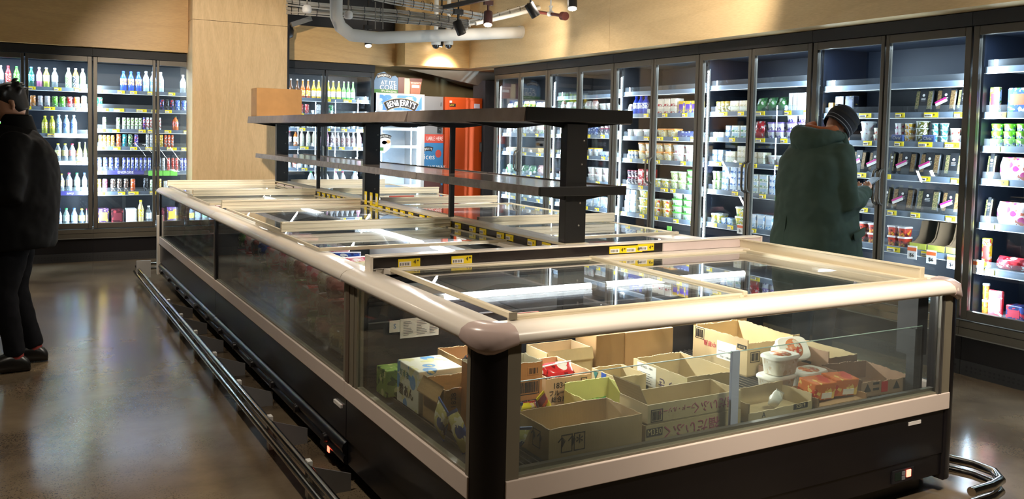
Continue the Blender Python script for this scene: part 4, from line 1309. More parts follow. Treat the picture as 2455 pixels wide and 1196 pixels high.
# controller, badge
c = MB().box(3.235, FY0 + 0.006, 0.070 + 0.03, 3.375, FY0 + 0.012, 0.155, M_INK)
co_ = c.build('controller', t)
MB().box(3.325, FY0 + 0.002, 0.118, 3.352, FY0 + 0.006, 0.148, M_LEDRED).build('indicator', co_)
MB().box(3.295, FY0 + 0.003, 0.130, 3.315, FY0 + 0.006, 0.146, M_GREYC).box(3.295, FY0 + 0.003, 0.110, 3.315, FY0 + 0.006, 0.126, M_GREYC).box(3.25, FY0 + 0.004, 0.112, 3.288, FY0 + 0.006, 0.146, mat('screen_dark', '#1c2a24', 0.2)).build('buttons', co_)
MB().box(3.322, FY0 + 0.003, 0.342, 3.405, FY0 + 0.006, 0.357, M_TAGW).build('badge', t)
# paper sheets on the liner wall
q0, q1 = at(940, 845, 'y', 3.49), at(1050, 845, 'y', 3.49)
sx = (q0.x + q1.x) / 2
sh = MB().box(q0.x + 0.035, 3.487, 0.66, q1.x, 3.489, 0.745, M_TAGW)
for k in range(9):
    for j in range(3):
        sh.box(q0.x + 0.05 + j * 0.062, 3.486, 0.672 + k * 0.0072, q0.x + 0.05 + j * 0.062 + R.uniform(0.02, 0.05), 3.487, 0.6745 + k * 0.0072, M_GREYC)
so = sh.build('spec_sheet', t)
sh = MB().box(q0.x - 0.015, 3.4865, 0.69, q0.x + 0.033, 3.4885, 0.742, M_TAGW).build('quality_sticker', t)
text('S', 0.03, mat('ink_blue', '#3c6ea8', 0.5), (q0.x + 0.009, 3.486, 0.716), (1, 0, 0), (0, 0, 1), sh)


# ---- the long rows
def freezer(label, x0, x1, side, y0, y1, lids, lampx):
    """a module of the long rows; side = -1 left row, 1 right row"""
    t = thing('chest_freezer', label, 'freezer', ((x0 + x1) / 2, (y0 + y1) / 2, 0), 'glass sided chest freezers of the island')
    out = x0 if side < 0 else x1
    inn = x1 if side < 0 else x0
    s = -side

    def bx(a, b, ya, za, yb, zb, mt, mb):
        xa, xb = out + s * a, out + s * b
        return mb.box(min(xa, xb), ya, za, max(xa, xb), yb, zb, mt)
    ya, yb = y0 + 0.003, y1 - 0.003
    b = bx(0.006, 0.09, ya, 0.20, yb, 0.39, M_BLACK, MB())
    bx(0.014, 0.09, ya, 0.085, yb, 0.196, M_BLACK, b)
    b.build('side_panel', t)
    # rounded lower skirt with lugs
    b = MB().cyl((out + s * 0.02, ya, 0.155), (out + s * 0.02, yb, 0.155), 0.032, M_BLACK, None, 10)
    b.cyl((out + s * 0.02, ya, 0.105), (out + s * 0.02, yb, 0.105), 0.026, M_BLACK, None, 10)
    for k in range(6):
        y = ya + (yb - ya) * (k + 0.5) / 6
        b.cyl((out + s * 0.012, y, 0.13), (out - s * 0.022, y, 0.13), 0.028, M_BLACK, 0.022, 12)
    b.build('lower_skirt', t)
    bx(0.16, abs(inn - out), ya, 0.0, yb, 0.085, M_BLACKM, MB()).build('plinth', t)
    bx(-0.006, 0.03, ya, 0.384, yb, 0.458, M_BAND, MB()).build('cream_band', t, 0.003)
    b = bx(-0.002, 0.03, yb - 0.045, 0.459, yb, 0.897, M_BLACK, MB())
    bx(0.001, 0.03, ya, 0.459, ya + 0.03, 0.897, M_SEAL, b)
    bx(0.004, 0.03, ya + 0.03, 0.452, yb - 0.045, 0.466, M_SEAL, b)
    b.build('pane_frame', t)
    bx(0.008, 0.016, ya + 0.03, 0.466, yb - 0.045, 0.898, M_GLASSF, MB()).build('side_glass', t)
    bx(0.05, abs(inn - out), ya, 0.38, yb, ZF - 0.001, M_NAVY, MB()).build('inner_floor', t)
    bx(abs(inn - out) - 0.03, abs(inn - out), ya, ZF, yb, 0.94, M_LINERG, MB()).build('liner_wall', t)
    bx(0.03, abs(inn - out) - 0.03, ya, ZF, ya + 0.015, 0.92, M_NAVY, MB()).build('end_wall', t)
    bx(0.03, abs(inn - out) - 0.03, yb - 0.015, ZF, yb, 0.92, M_NAVY, MB()).build('end_wall', t)
    bx(0.075, 0.08, ya + 0.05, ZF, yb - 0.05, 0.72, M_ACR, MB()).build('divider_screen', t)
    r = MB()
    rail(r, 1, -s, out, ya, yb, M_CREAM)
    r.build('top_rail', t)
    # inner ledge with price strip
    e = abs(inn - out)
    b = bx(e - 0.14, e - 0.06, ya, 0.935, yb, 0.957, M_CREAM, MB())
    bx(e - 0.065, e, ya, 0.945, yb, 1.0, M_CREAM, b)
    bx(e - 0.071, e, ya, 1.0, yb, 1.012, M_LID, b)
    lo = b.build('price_ledge', t, 0.002)
    bx(e - 0.0685, e - 0.065, ya, 0.957, yb, 0.999, MATS['strip_brown_black'], MB()).build('dark_insert', lo)
    lx = out + s * (e - 0.065) - s * 0.0045
    for y in lids.get('tags', []):
        price_tag(lo, Vector((lx, y, 0.98)) - wloc(lo), -PI / 2 if side < 0 else PI / 2, wd=0.085)
    xa, xb = sorted((out + s * 0.06, out + s * (e - 0.085)))
    for y_, tall, le, zz in lids['lids']:
        lid(t, xa, xb, y_, y_ + le, 0.952 + zz, tall)
    b = bx(e - 0.2, e - 0.03, ya + 0.03, 0.885, yb - 0.03, 0.90, M_LINERG, MB())
    b.build('lamp_canopy', t)
    for k in range(2):
        yy = ya + 0.1 + k * (yb - ya - 0.1) / 2
        MB().cyl((lampx, yy, 0.845), (lampx, yy + (yb - ya) / 2 - 0.2, 0.845), 0.014, M_TUBE, None, 10).build('tube_lamp', t)
        lamp('AREA', 'freezer_lamp', (lampx + side * 0.02, yy + 0.62, 0.825), (lampx + side * 0.55, yy + 0.62, 0.45), 13, NEUT, shape='RECTANGLE', size=0.02, size_y=1.1)
    bx(0.006, 0.02, yb - 0.3, 0.34, yb - 0.22, 0.355, M_TAGW, MB())
    return t




def ty(*us):
    out = []
    for u in us:
        v = 590 - (1340 - u) * 0.212
        out.append(at(u, v, 'x', XM - 0.07).y)
    return out


TAGY = ty(1310, 1275, 1222, 1200, 1158, 1133, 1098, 1075, 1055, 1030, 1012, 985, 965, 948, 930, 912, 895, 880, 868, 850, 838, 826, 812, 800, 788, 776, 764, 752, 738)
LA = {'lids': [(4.22, False, 1.35, 0.0), (4.95, True, 1.5, 0.018)], 'tags': [q for q in TAGY if q < FYK - 0.08]}
LB = {'lids': [(6.60, True, 0.06, 0.018), (7.08, False, 1.0, 0.0), (7.8, True, 1.35, 0.018), (9.24, True, 0.06, 0.018)],
      'tags': [q for q in TAGY if q > FYK + 0.08]}
FL1 = freezer('left row chest freezer next to the end freezer, meat and nugget bags inside', FX0, XM, -1, FYJ, FYK, LA, 2.27)
FL2 = freezer('left row chest freezer at the far end by the plywood wall', FX0, XM, -1, FYK, FYE, LB, 2.27)
RA = {'lids': [(4.22, False, 1.0, 0.0), (4.90, True, 1.45, 0.018)], 'tags': [4.3, 4.7, 5.2, 5.9]}
RB = {'lids': [(6.60, True, 0.06, 0.018), (7.3, False, 0.9, 0.0), (7.8, True, 1.3, 0.018), (9.24, True, 0.06, 0.018)], 'tags': [6.9, 7.6]}
FR1 = freezer('right row chest freezer behind the near black upright', XM, FX1, 1, FYJ, FYK, RA, 2.66)
FR2 = freezer('right row chest freezer at the far end before the ice cream freezer', XM, FX1, 1, FYK, FYE, RB, 2.66)
for o_ in (FL2, FR2):
    xa, xb = (FX0, XM) if o_ is FL2 else (XM, FX1)
    b = MB()
    rail(b, 0, 1, FYE, xa + 0.02, xb, M_CREAM)
    b.build('top_rail', o_)
    MB().box(xa + 0.03, FYE - 0.02, 0.09, xb - 0.02, FYE, 0.9, M_BLACK).build('end_panel', o_)
MB().box(FX0 - 0.022, FYE - 0.02, 0.07, FX0 + 0.02, FYE + 0.03, 0.67, M_CREAM).build('corner_guard', FL2, 0.004)
# loose clear sleeves of tags standing up on the left strip
for k in range(3):
    y = 6.25 + k * 0.12
    b = MB().box(XM - 0.076, y, 0.985, XM - 0.073, y + 0.05, 1.085, M_YEL).box(XM - 0.077, y + 0.012, 1.02, XM - 0.076, y + 0.04, 1.06, M_TAGW)
    b.build('tag_flag', FL1)
# paper labels on the far strip
for k in range(4):
    MB().box(XM - 0.0735, 7.95 + k * 0.33, 0.957, XM - 0.0705, 8.22 + k * 0.33, 0.992 + 0.012 * (k == 1), mat('tag_pink_white', '#ecd9d2', 0.5)).build('paper_label', FL2)
co_ = MB().box(FX0 - 0.001, 3.84, 0.065, FX0 + 0.012, 3.99, 0.125, M_INK).build('controller', FL1)
MB().box(FX0 - 0.005, 3.845, 0.07, FX0 - 0.001, 3.87, 0.095, M_LEDRED).build('indicator', co_)
MB().box(FX0 - 0.004, 3.69, 0.322, FX0 + 0.006, 3.79, 0.337, M_TAGW).build('badge', FL1)
# red and white ticket on a far lid
MB().box(2.72, 6.85, 0.972, 2.94, 6.87, 1.02, mat('ticket_red', '#c85a4a', 0.5)).box(2.735, 6.848, 0.975, 2.925, 6.85, 1.008, M_TAGW).build('ticket', FR2)

# ---- bumper rails
t = thing('bumper_rail', 'double chrome bumper rail running along the left foot of the freezers', 'bumper rail', (1.05, 6.0, 0))
for dx, z in ((0.0, 0.145), (-0.016, 0.095)):
    MB().tube([(1.26, 9.62, z), (1.16, 9.62, z), (1.085 + dx, 9.57, z), (1.05 + dx, 9.47, z), (1.05 + dx, 9.2, z), (1.05 + dx, 2.5, z), (1.05 + dx, 2.32, z), (1.09 + dx, 2.2, z), (1.2, 2.15, z), (1.34, 2.15, z)], 0.017, M_CHROME, 12).build('rail_tube', t)
for u, v in ((404, 722), (434, 757), (470, 797), (514, 850), (570, 918), (641, 1004), (734, 1112)):
    y = at(u, v, 'z', 0.15).y
    MB().box(1.055, y - 0.02, 0.0, 1.075, y + 0.02, 0.165, M_WHITE).build('bracket_cap', t)
    MB().prism([(1.075, 0.0), (1.25, 0.0), (1.25, 0.075), (1.075, 0.135)], 1, y - 0.004, y + 0.004, mat('bracket_plate', '#8f8f90', 0.45, 0.3)).build('bracket_plate', t)
MB().box(1.03, 9.28, 0.06, 1.16, 9.30, 0.23, mat('perspex_plate', '#cfcdc8', 0.35)).build('end_plate', t)
t = thing('bumper_rail', 'chrome bumper rail curving round the right foot of the end freezer', 'bumper rail', (3.68, 2.4, 0))
for z in (0.105, 0.055):
    MB().tube([(3.69, 2.56, z), (3.73, 2.45, z), (3.77, 2.34, z), (3.765, 2.24, z), (3.70, 2.17, z), (3.60, 2.15, z), (3.46, 2.15, z)], 0.02, M_CHROME, 14).build('rail_tube', t)
MB().box(3.675, 2.54, 0.0, 3.705, 2.58, 0.13, M_BLACKM).build('bracket_plate', t)

# ------------------------------------------------------------------ open shelf unit standing over the island
t = thing('overhead_shelf', 'empty two-tier dark steel shelf unit standing over the freezers', 'shelf', (XM, 6.5, 1.012))
for y in (3.70, 6.60, 9.30):
    b = MB().box(XM - 0.062, y - 0.03, 1.0125, XM + 0.062, y + 0.03, 1.615, M_BLACKM)
    for dz, dx in ((1.10, 0.02), (1.215, 0.025), (1.41, 0.03), (1.53, 0.04)):
        k0 = len(b.v)
        b.lathe([(0.006, 0), (0.005, 0.003), (0.001, 0.004)], M_ALU, 8, (0, 0, 0))
        for i in range(k0, len(b.v)):
            x_, y_, z_ = b.v[i]
            b.v[i] = (XM + dx + x_, y - 0.03 - z_, dz + y_)
    b.build('upright', t, 0.004)
for y in (5.12, 8.0):
    MB().box(XM - 0.015, y - 0.012, 1.0125, XM + 0.015, y + 0.012, 1.615, M_BLACKM).build('thin_post', t)


def tier(x0, x1, z0, z1, ys, tilt, front, name, topm):
    for k in range(len(ys) - 1):
        a, b_ = ys[k] + 0.004, ys[k + 1] - 0.004
        m_ = MB().box(x0 + 0.01, a, z0 + 0.02, x1 - 0.01, b_, z1 - 0.006, topm)
        m_.box(x0 + 0.02, a + 0.02, z0 + 0.002, x1 - 0.02, b_ - 0.02, z0 + 0.02, M_BLACKM)
        o = m_.build(name, t, 0.002)
        e = tilt[k]
        fm = MB()
        for xx, sg in ((x0, 1), (x1, -1)):
            fm.prism([(xx, z1), (xx + sg * 0.012, z1), (xx + sg * 0.012, z0 + 0.01), (xx - sg * 0.012 * e, z0), (xx - sg * 0.014 * e, z0 + 0.006)], 1, a, b_, front)
        fm.build('lip', o)
        for yy in (a + 0.05, (a + b_) / 2, b_ - 0.05):
            MB().prism([(x0 + 0.03, z0 + 0.002), (x1 - 0.03, z0 + 0.002), (XM + 0.05, z0 - 0.028), (XM - 0.05, z0 - 0.028)], 1, yy - 0.006, yy + 0.006, M_BLACKM).build('shelf_bracket', o)


tier(2.15, 2.78, 1.618, 1.688, [3.66, 5.13, 6.66, 8.08, 9.49], [0.6, 1.6, 1.2, 0.6], M_STEELD, 'upper_shelf', M_STEELD)
tier(2.215, 2.735, 1.255, 1.300, [3.63, 5.13, 6.66, 8.08, 9.42], [0.2, 0.2, 0.4, 0.3], mat('scuffed_edge', '#8a827d', 0.4, 0.25, 0.6, 22), 'lower_shelf', mat('shelf_top', '#a89c95', 0.16, 0.0, 0.12, 8, coat=0.5))
MB().box(2.145, 3.645, 1.622, 2.785, 3.66, 1.690, M_BLACKM).build('end_lip', t, 0.003)
MB().box(2.215, 3.615, 1.255, 2.735, 3.63, 1.302, M_BLACKM).build('end_lip', t, 0.003)
# carton lying on the far end of the upper shelf
t = tag(MB().box(2.175, 9.22, 1.6885, 2.65, 9.47, 1.985, cardboard('#b58650')).build('cardboard_box', None, 0.006), 'plain brown carton lying on the far end of the upper steel shelf', 'box')

# ------------------------------------------------------------------ boxes and goods inside the end freezer
CBA, CBB, CBC, CBD = cardboard('#b2966e'), cardboard('#bba67e'), cardboard('#c29c74'), cardboard('#9c7a60')
GB = 'open cardboard boxes inside the end freezer'


def carton(label, x, y, w, d, h, rot, cb, z=ZF + 0.001, torn=0.012, inner=None, flaps=(), low=None, lip=0.0):
    """open carton with torn rim; w along its front, d deep"""
    t = thing('cardboard_box', label, 'box', (0, 0, 0), GB)
    th = 0.005
    inner = inner or cb

    def wall(p, q, hh, nm, seed):
        rr = random.Random(seed)
        n = 40
        tn = [rr.uniform(-1, 1) for _ in range(9)]
        a, b = Vector((p[0], p[1], 0)), Vector((q[0], q[1], 0))
        nrm = Vector((b.y - a.y, a.x - b.x, 0)).normalized() * th
        tops = [hh - torn * (0.55 + 0.3 * (tn[k // 5] * (1 - (k % 5) / 5) + tn[min(8, k // 5 + 1)] * ((k % 5) / 5)) + rr.uniform(-0.15, 0.15)) for k in range(n + 1)]
        mb = MB()
        for o_, mt in ((Vector((0, 0, 0)), cb), (-nrm, inner)):
            vs = []
            for k in range(n + 1):
                c = a.lerp(b, k / n) + o_
                vs += [(c.x, c.y, 0.002), (c.x, c.y, tops[k])]
            mb.add(vs, [(2 * k, 2 * k + 2, 2 * k + 3, 2 * k + 1) for k in range(n)], mt)
        m0 = len(mb.v) // 2
        k0 = mb.m(inner)
        for k in range(n):
            mb.f.append([2 * k + 1, 2 * k + 3, m0 + 2 * k + 3, m0 + 2 * k + 1])
            mb.mi.append(k0)
            mb.sm.append(False)
        return mb.build(nm, t)
    hw, hd = w / 2, d / 2
    hs = low or (h, h, h, h)
    sd = int(abs(x * 1000) + abs(y * 777))
    wall((-hw, -hd), (hw, -hd), hs[0], 'front_wall', sd)
    wall((hw, -hd), (hw, hd), hs[1], 'side_wall', sd + 1)
    wall((hw, hd), (-hw, hd), hs[2], 'back_wall', sd + 2)
    wall((-hw, hd), (-hw, -hd), hs[3], 'side_wall', sd + 3)
    MB().box(-hw, -hd, 0, hw, hd, 0.004, cb).build('base', t)
    for side, ln, ang in flaps:
        a = math.radians(ang)
        f = MB()
        if side in 'fb':
            s_ = -1 if side == 'f' else 1
            y0 = s_ * hd
            f.prism([(y0, h), (y0 + s_ * ln * math.cos(a), h + ln * math.sin(a)), (y0 + s_ * ln * math.cos(a), h + ln * math.sin(a) + th), (y0, h + th)], 0, -hw * 0.97, hw * 0.97, cb)
        else:
            s_ = -1 if side == 'l' else 1
            x0 = s_ * hw
            f.prism([(x0, h), (x0 + s_ * ln * math.cos(a), h + ln * math.sin(a)), (x0 + s_ * ln * math.cos(a), h + ln * math.sin(a) + th), (x0, h + th)], 1, -hd * 0.97, hd * 0.97, cb)
        f.build('flap', t)
    t['size'] = (w, d, h)
    t.location = (x, y, z)
    t.rotation_euler = (0, 0, math.radians(rot))
    return t


def ink(t, body, size, x, z, mt=M_INK, side='f', flip=False, sx=1.0, vertical=False):
    """print lettering on a wall of a carton, in the carton's own axes"""
    w, d, h = t['size']
    loc0, rot0 = t.location.copy(), t.rotation_euler.copy()
    t.location = (0, 0, 0)
    if side == 'f':
        p, xd, up = (x, -d / 2 - 0.001, z), Vector((1, 0, 0)), Vector((0, 0, 1))
    elif side == 'l':
        p, xd, up = (-w / 2 - 0.001, -x, z), Vector((0, -1, 0)), Vector((0, 0, 1))
    else:
        p, xd, up = (w / 2 + 0.001, x, z), Vector((0, 1, 0)), Vector((0, 0, 1))
    if flip:
        xd, up = -xd, -up
    if vertical:
        xd, up = up, -xd
    text(body, size, mt, p, xd, up, t, 'printed_lettering', sx=sx)
    t.location, t.rotation_euler = loc0, rot0


def panel(t, x, z, w, h, mt, side='f', name='paper_label', bars=0, frame=False, lines=0):
    W, D_, H = t['size']
    loc0, rot0 = t.location.copy(), t.rotation_euler.copy()
    t.location = (0, 0, 0)
    b = MB()

    def q(x0, z0, x1, z1, e, m_):
        if side == 'f':
            b.box(x0, -D_ / 2 - e, z0, x1, -D_ / 2, z1, m_)
        elif side == 'l':
            b.box(-W / 2 - e, -x1, z0, -W / 2, -x0, z1, m_)
        else:
            b.box(W / 2, x0, z0, W / 2 + e, x1, z1, m_)
    if frame:
        for a0, c0, a1, c1 in ((x - w / 2, z - h / 2, x + w / 2, z - h / 2 + 0.003), (x - w / 2, z + h / 2 - 0.003, x + w / 2, z + h / 2), (x - w / 2, z - h / 2, x - w / 2 + 0.003, z + h / 2), (x + w / 2 - 0.003, z - h / 2, x + w / 2, z + h / 2)):
            q(a0, c0, a1, c1, 0.001, mt)
    else:
        q(x - w / 2, z - h / 2, x + w / 2, z + h / 2, 0.001, mt)
    rr = random.Random(int(w * 9999))
    if bars:
        xx = x - w / 2 + 0.007
        while xx < x + w / 2 - 0.008:
            ww = rr.choice((0.0015, 0.003, 0.0045))
            q(xx, z - h * 0.36, xx + ww, z + h * 0.36, 0.0014, M_INK)
            xx += ww + rr.choice((0.0018, 0.003))
    for k in range(lines):
        q(x - w * 0.40, z + h * (0.05 - 0.11 * k), x + w * rr.uniform(0.1, 0.42), z + h * (0.08 - 0.11 * k), 0.0016, M_GREYC)
    o = b.build(name, t)
    t.location, t.rotation_euler = loc0, rot0
    return o


# front row
A = carton('large empty open carton with arrow marks at the front left behind the glass', 1.755, 2.56, 0.395, 0.22, 0.118, 0, CBA, torn=0.006)
panel(A, -0.125, 0.058, 0.046, 0.062, M_INK, frame=True, name='arrow_mark')
ink(A, '↑↑', 0.05, -0.125, 0.061)
panel(A, -0.073, 0.058, 0.046, 0.062, M_INK, frame=True, name='snow_mark')
ink(A, '*', 0.07, -0.073, 0.052)
panel(A, 0.03, 0.062, 0.05, 0.062, M_INK, 'l', frame=True, name='arrow_mark')
ink(A, '↑↑', 0.05, 0.03, 0.065, side='l')
B0 = carton('lower flat carton printed M330, under the open flat carton', 2.208, 2.54, 0.465, 0.165, 0.063, 0, CBB, torn=0.0)
ink(B0, '福だいふく', 0.052, -0.02, 0.032, M_INKM, flip=True, sx=1.1)
panel(B0, -0.192, 0.036, 0.074, 0.030, M_INK, name='code_panel')
W_ = mat('code_pale', '#cdb98a', 0.7)
ink(B0, 'M330', 0.030, -0.192, 0.036, W_)
B1 = carton('upper open flat carton with mauve upside-down print and a raised flap', 2.212, 2.545, 0.455, 0.17, 0.074, 0, CBB, z=ZF + 0.066, torn=0.003, flaps=(('l', 0.08, 62),))
ink(B1, '福だいふく', 0.046, 0.09, 0.038, M_INKM, flip=True, sx=0.95)
ink(B1, 'フード・ルソーブ', 0.022, -0.09, 0.044, M_INKM, flip=True)
panel(B1, -0.185, 0.03, 0.055, 0.046, M_INK, frame=True, bars=1, name='barcode')
panel(B1, 0.192, 0.036, 0.04, 0.032, M_INK, frame=True, name='code_panel')
ink(B1, 'M330', 0.014, 0.192, 0.03, flip=True)
N_ = carton('pale low torn tray with a crumpled white wrapper at the front right', 2.665, 2.545, 0.37, 0.16, 0.088, 2, CBB, torn=0.008, low=(0.04, 0.07, 0.085, 0.08))
panel(N_, 0.115, 0.026, 0.085, 0.022, M_INK, name='code_panel')
ink(N_, '52019', 0.022, 0.115, 0.026, W_)
ink(N_, 'A', 0.03, -0.1, 0.02)
O_ = carton('low tray of orange ice bar packs at the front right', 3.025, 2.548, 0.30, 0.18, 0.05, 0, CBC, torn=0.012, low=(0.016, 0.035, 0.05, 0.05))
M_ = carton('brown torn carton with a red drop mark in the right corner', 3.33, 2.60, 0.27, 0.24, 0.085, -6, CBD, torn=0.012, low=(0.07, 0.085, 0.09, 0.085))
panel(M_, 0.0, 0.036, 0.038, 0.046, M_RED, name='drop_mark')
panel(M_, -0.05, 0.055, 0.035, 0.010, M_INK, name='code_panel')
panel(M_, -0.05, 0.030, 0.035, 0.010, M_INK, name='code_panel')
ink(M_, '▲', 0.045, 0.07, 0.036)
ink(M_, '▲', 0.045, -0.10, 0.036)
# second row
C_ = carton('tall orange-brown carton with a barcode behind the front left carton', 1.575, 2.815, 0.27, 0.135, 0.27, 0, cardboard('#c98a52'), torn=0.012, inner=cardboard('#cfc6ae'))
panel(C_, 0.06, 0.17, 0.125, 0.055, M_INK, frame=True, bars=1, name='barcode')
panel(C_, 0.095, 0.23, 0.05, 0.03, cardboard('#c98a52'), bars=1, name='barcode')
panel(C_, 0.0, 0.105, 0.26, 0.034, mat('ink_plum', '#3c2a3a', 0.6), name='print_band')
ink(C_, '리얼리즘', 0.03, 0.05, 0.105, W_)
D_ = carton('carton marked 1834 holding red ice cream bags', 1.975, 3.10, 0.225, 0.27, 0.13, 0, CBC, torn=0.006, low=(0.12, 0.13, 0.13, 0.13), flaps=())
ink(D_, '1834', 0.034, -0.045, 0.085)
ink(D_, 'フルーモ', 0.026, -0.045, 0.055)
ink(D_, '総合産', 0.026, -0.045, 0.028)
panel(D_, 0.075, 0.06, 0.03, 0.09, M_INK, frame=True, bars=1, name='barcode')
E_ = carton('open carton with its rim folded out, printed UP and LOW on its side', 2.185, 3.365, 0.25, 0.18, 0.135, 0, CBB, torn=0.003, inner=cardboard('#a88f70'), flaps=(('f', 0.05, -75),))
ink(E_, 'UP', 0.035, -0.05, 0.05, side='r', vertical=True)
ink(E_, 'LOW', 0.035, 0.0, 0.05, side='r', vertical=True)
J_ = carton('carton with a yellow-green inside and a green pack', 2.04, 2.83, 0.22, 0.2, 0.105, 0, cardboard('#b9a45c'), inner=cardboard('#c2bd70'), torn=0.008, low=(0.04, 0.105, 0.11, 0.08))
I_ = carton('small pale carton with green arrows and blue tape', 2.285, 3.04, 0.16, 0.18, 0.09, 0, CBB, torn=0.006)
panel(I_, 0.0, 0.06, 0.035, 0.05, mat('tape_blue', '#2f55b0', 0.4), 'l', name='blue_tape')
ink(I_, '▼', 0.04, -0.06, 0.06, M_INKG, 'l')
ink(I_, '▼', 0.04, 0.055, 0.045, M_INKG, 'l')
G_ = carton('open torn carton with a white paper label in the middle', 2.53, 2.90, 0.27, 0.36, 0.128, 0, CBB, torn=0.010)
panel(G_, -0.085, 0.07, 0.13, 0.088, M_TAGW, 'l', lines=5)
ink(G_, 'HYF0Z5 - 1904', 0.013, -0.085, 0.1, side='l')
ink(G_, 'あすき', 0.055, 0.075, 0.06, mat('ink_violet', '#4a3450', 0.6), 'l', flip=True)
panel(G_, -0.12, 0.014, 0.10, 0.02, M_INK, 'l', name='code_panel')
H_ = carton('tallest open carton with barcodes and an upside-down paper label', 3.11, 3.14, 0.30, 0.375, 0.18, 0, cardboard('#bea47a'), torn=0.014, low=(0.165, 0.18, 0.18, 0.18))
panel(H_, 0.05, 0.09, 0.13, 0.085, M_TAGW, 'l')
ink(H_, 'HYF0B1 - 1913', 0.013, 0.05, 0.06, side='l', flip=True)
ink(H_, 'frozen rice dessert, keep below -18', 0.0072, 0.05, 0.085, side='l', flip=True)
panel(H_, -0.14, 0.14, 0.065, 0.055, M_INK, 'l', frame=True, bars=1, name='barcode')
panel(H_, 0.152, 0.135, 0.06, 0.02, M_INK, 'l', name='code_panel')
ink(H_, '81119', 0.017, 0.152, 0.135, W_, 'l', flip=True)
ink(H_, '中華風', 0.03, -0.065, 0.105, M_INKR, 'l', flip=True)
panel(H_, -0.10, 0.09, 0.06, 0.05, M_INK, 'f', frame=True, bars=1, name='barcode')
panel(H_, 0.06, 0.135, 0.055, 0.026, M_INK, 'f', name='code_panel')
ink(H_, '中華風あん', 0.022, 0.03, 0.09, M_INKR, 'f', flip=True)
F_ = tag(MB().box(2.335, 3.285, ZF + 0.001, 2.50, 3.46, ZF + 0.185, cardboard('#9a7850')).box(2.50, 3.28, ZF + 0.001, 2.79, 3.46, ZF + 0.185, cardboard('#b08a60')).build('cardboard_box', None, 0.004), 'plain closed brown carton at the back against the liner wall', 'box', GB)  # darker left part has the shade at the fold put into its colour
K2 = carton('carton at the back right behind the tallest carton', 3.22, 3.41, 0.24, 0.13, 0.20, 0, CBC, torn=0.004)
L_ = carton('wide shallow brown carton behind the ice cream tubs', 3.395, 2.95, 0.20, 0.36, 0.12, 0, CBD, torn=0.008, low=(0.10, 0.10, 0.12, 0.13), inner=CBB)
panel(L_, 0.02, 0.045, 0.12, 0.022, M_INK, 'l', name='code_panel')
P_2 = carton('small brown carton beneath the leaning ice cream tub', 3.13, 2.855, 0.24, 0.15, 0.06, 0, CBD, torn=0.005)
panel(P_2, -0.07, 0.03, 0.05, 0.03, M_INK, name='code_panel')
# tubs
TUBC = ['#e6e2d4', '#efece2', '#d8c8b0', '#f0eee6']


def icetub(label, x, y, z, rz, lean=0.0):
    k = ('icetub', 0)
    if k not in PROTO:
        o = make('tub', 0.17, 0.085, 0.115, TUBC, 'ice_cream_tub')
        MB().lathe([(0.0, 0.0852), (0.046, 0.0852), (0.046, 0.0858), (0, 0.0858)], printed('#d98a5a', '#e6dcc8', '#c84a3a', 40), 24).build('lid_print', o)
        PROTO[k] = o
    else:
        o = dup(PROTO[k])
    o.location, o.rotation_euler = (x, y, z), (lean, 0, rz)
    return tag(o, label, 'tub', 'ice cream tubs in the end freezer')


icetub('lower left white ice cream tub under another tub', 2.90, 2.715, ZF + 0.001, 0.05)
icetub('white ice cream tub with orange lid print on top of the lower tub', 2.915, 2.71, ZF + 0.0885, 0.08)
icetub('small-looking white ice cream tub right of the stacked pair', 3.085, 2.70, ZF + 0.001, 0.1)
icetub('white ice cream tub tipped on its side, leaning back', 3.10, 2.86, ZF + 0.112, -0.15, 0.95)


def packet(label, x, y, z, w, h, d, rot, c, cat='ice cream pack', name='ice_cream_pack', grp='loose frozen packs'):
    k = ('pk', w, h, d, c[0])
    if k not in PROTO:
        o = make('bag', w, h, d, c, name)
        MB().box(-w * 0.48, -0.002, h * 0.97, w * 0.48, 0.002, h * 1.05, mat('crimp' + c[1], c[1], 0.3)).build('crimped_end', o)
        MB().box(-w * 0.48, -0.002, 0, w * 0.48, 0.002, h * 0.05, mat('crimp' + c[1], c[1], 0.3)).build('crimped_end', o)
        PROTO[k] = o
    else:
        o = dup(PROTO[k])
    o.location = (x, y, z)
    o.rotation_euler = rot
    return tag(o, label, cat, grp)


RB_ = ['#c8242a', '#f0e6e0', '#7a1018']
packet('red ice cream bag on top in the 1834 carton', 1.96, 3.06, ZF + 0.08, 0.17, 0.075, 0.12, (0.25, 0, 0.2), RB_)
packet('red ice cream bag underneath in the 1834 carton', 1.97, 3.12, ZF + 0.008, 0.17, 0.065, 0.13, (0, 0, -0.1), RB_)
YB_ = ['#e8d01c', '#c8342c', '#f0c89a']
packet('yellow ice cream pack lying left of the purple lolly', 1.60, 2.711, ZF + 0.09, 0.12, 0.04, 0.055, (0.1, 0, 0.0), YB_)
packet('purple and yellow lolly pack standing out of the boxes', 1.73, 2.705, ZF + 0.05, 0.045, 0.13, 0.03, (0.1, -0.6, 0.2), ['#7a2a3a', '#e8d01c', '#d8603a'], 'lolly', 'lolly_pack')
GP_ = ['#3fae3a', '#1c7a2c', '#d6e68a']
packet('green pack lying in the yellow-green carton', 2.02, 2.83, ZF + 0.012, 0.14, 0.04, 0.08, (0.2, 0, 0.5), GP_)
packet('green wrapper end beside the paper-labelled carton', 2.32, 2.70, ZF + 0.07, 0.09, 0.035, 0.05, (0.3, 0.3, 0.6), GP_)
packet('dark green pack behind the paper-labelled carton', 2.72, 3.17, ZF + 0.02, 0.14, 0.05, 0.1, (0.3, 0, 0.2), ['#2a6a48', '#b8c89a', '#1c4a34'])
OB_ = ['#d8702a', '#c83a1c', '#f0c86a']
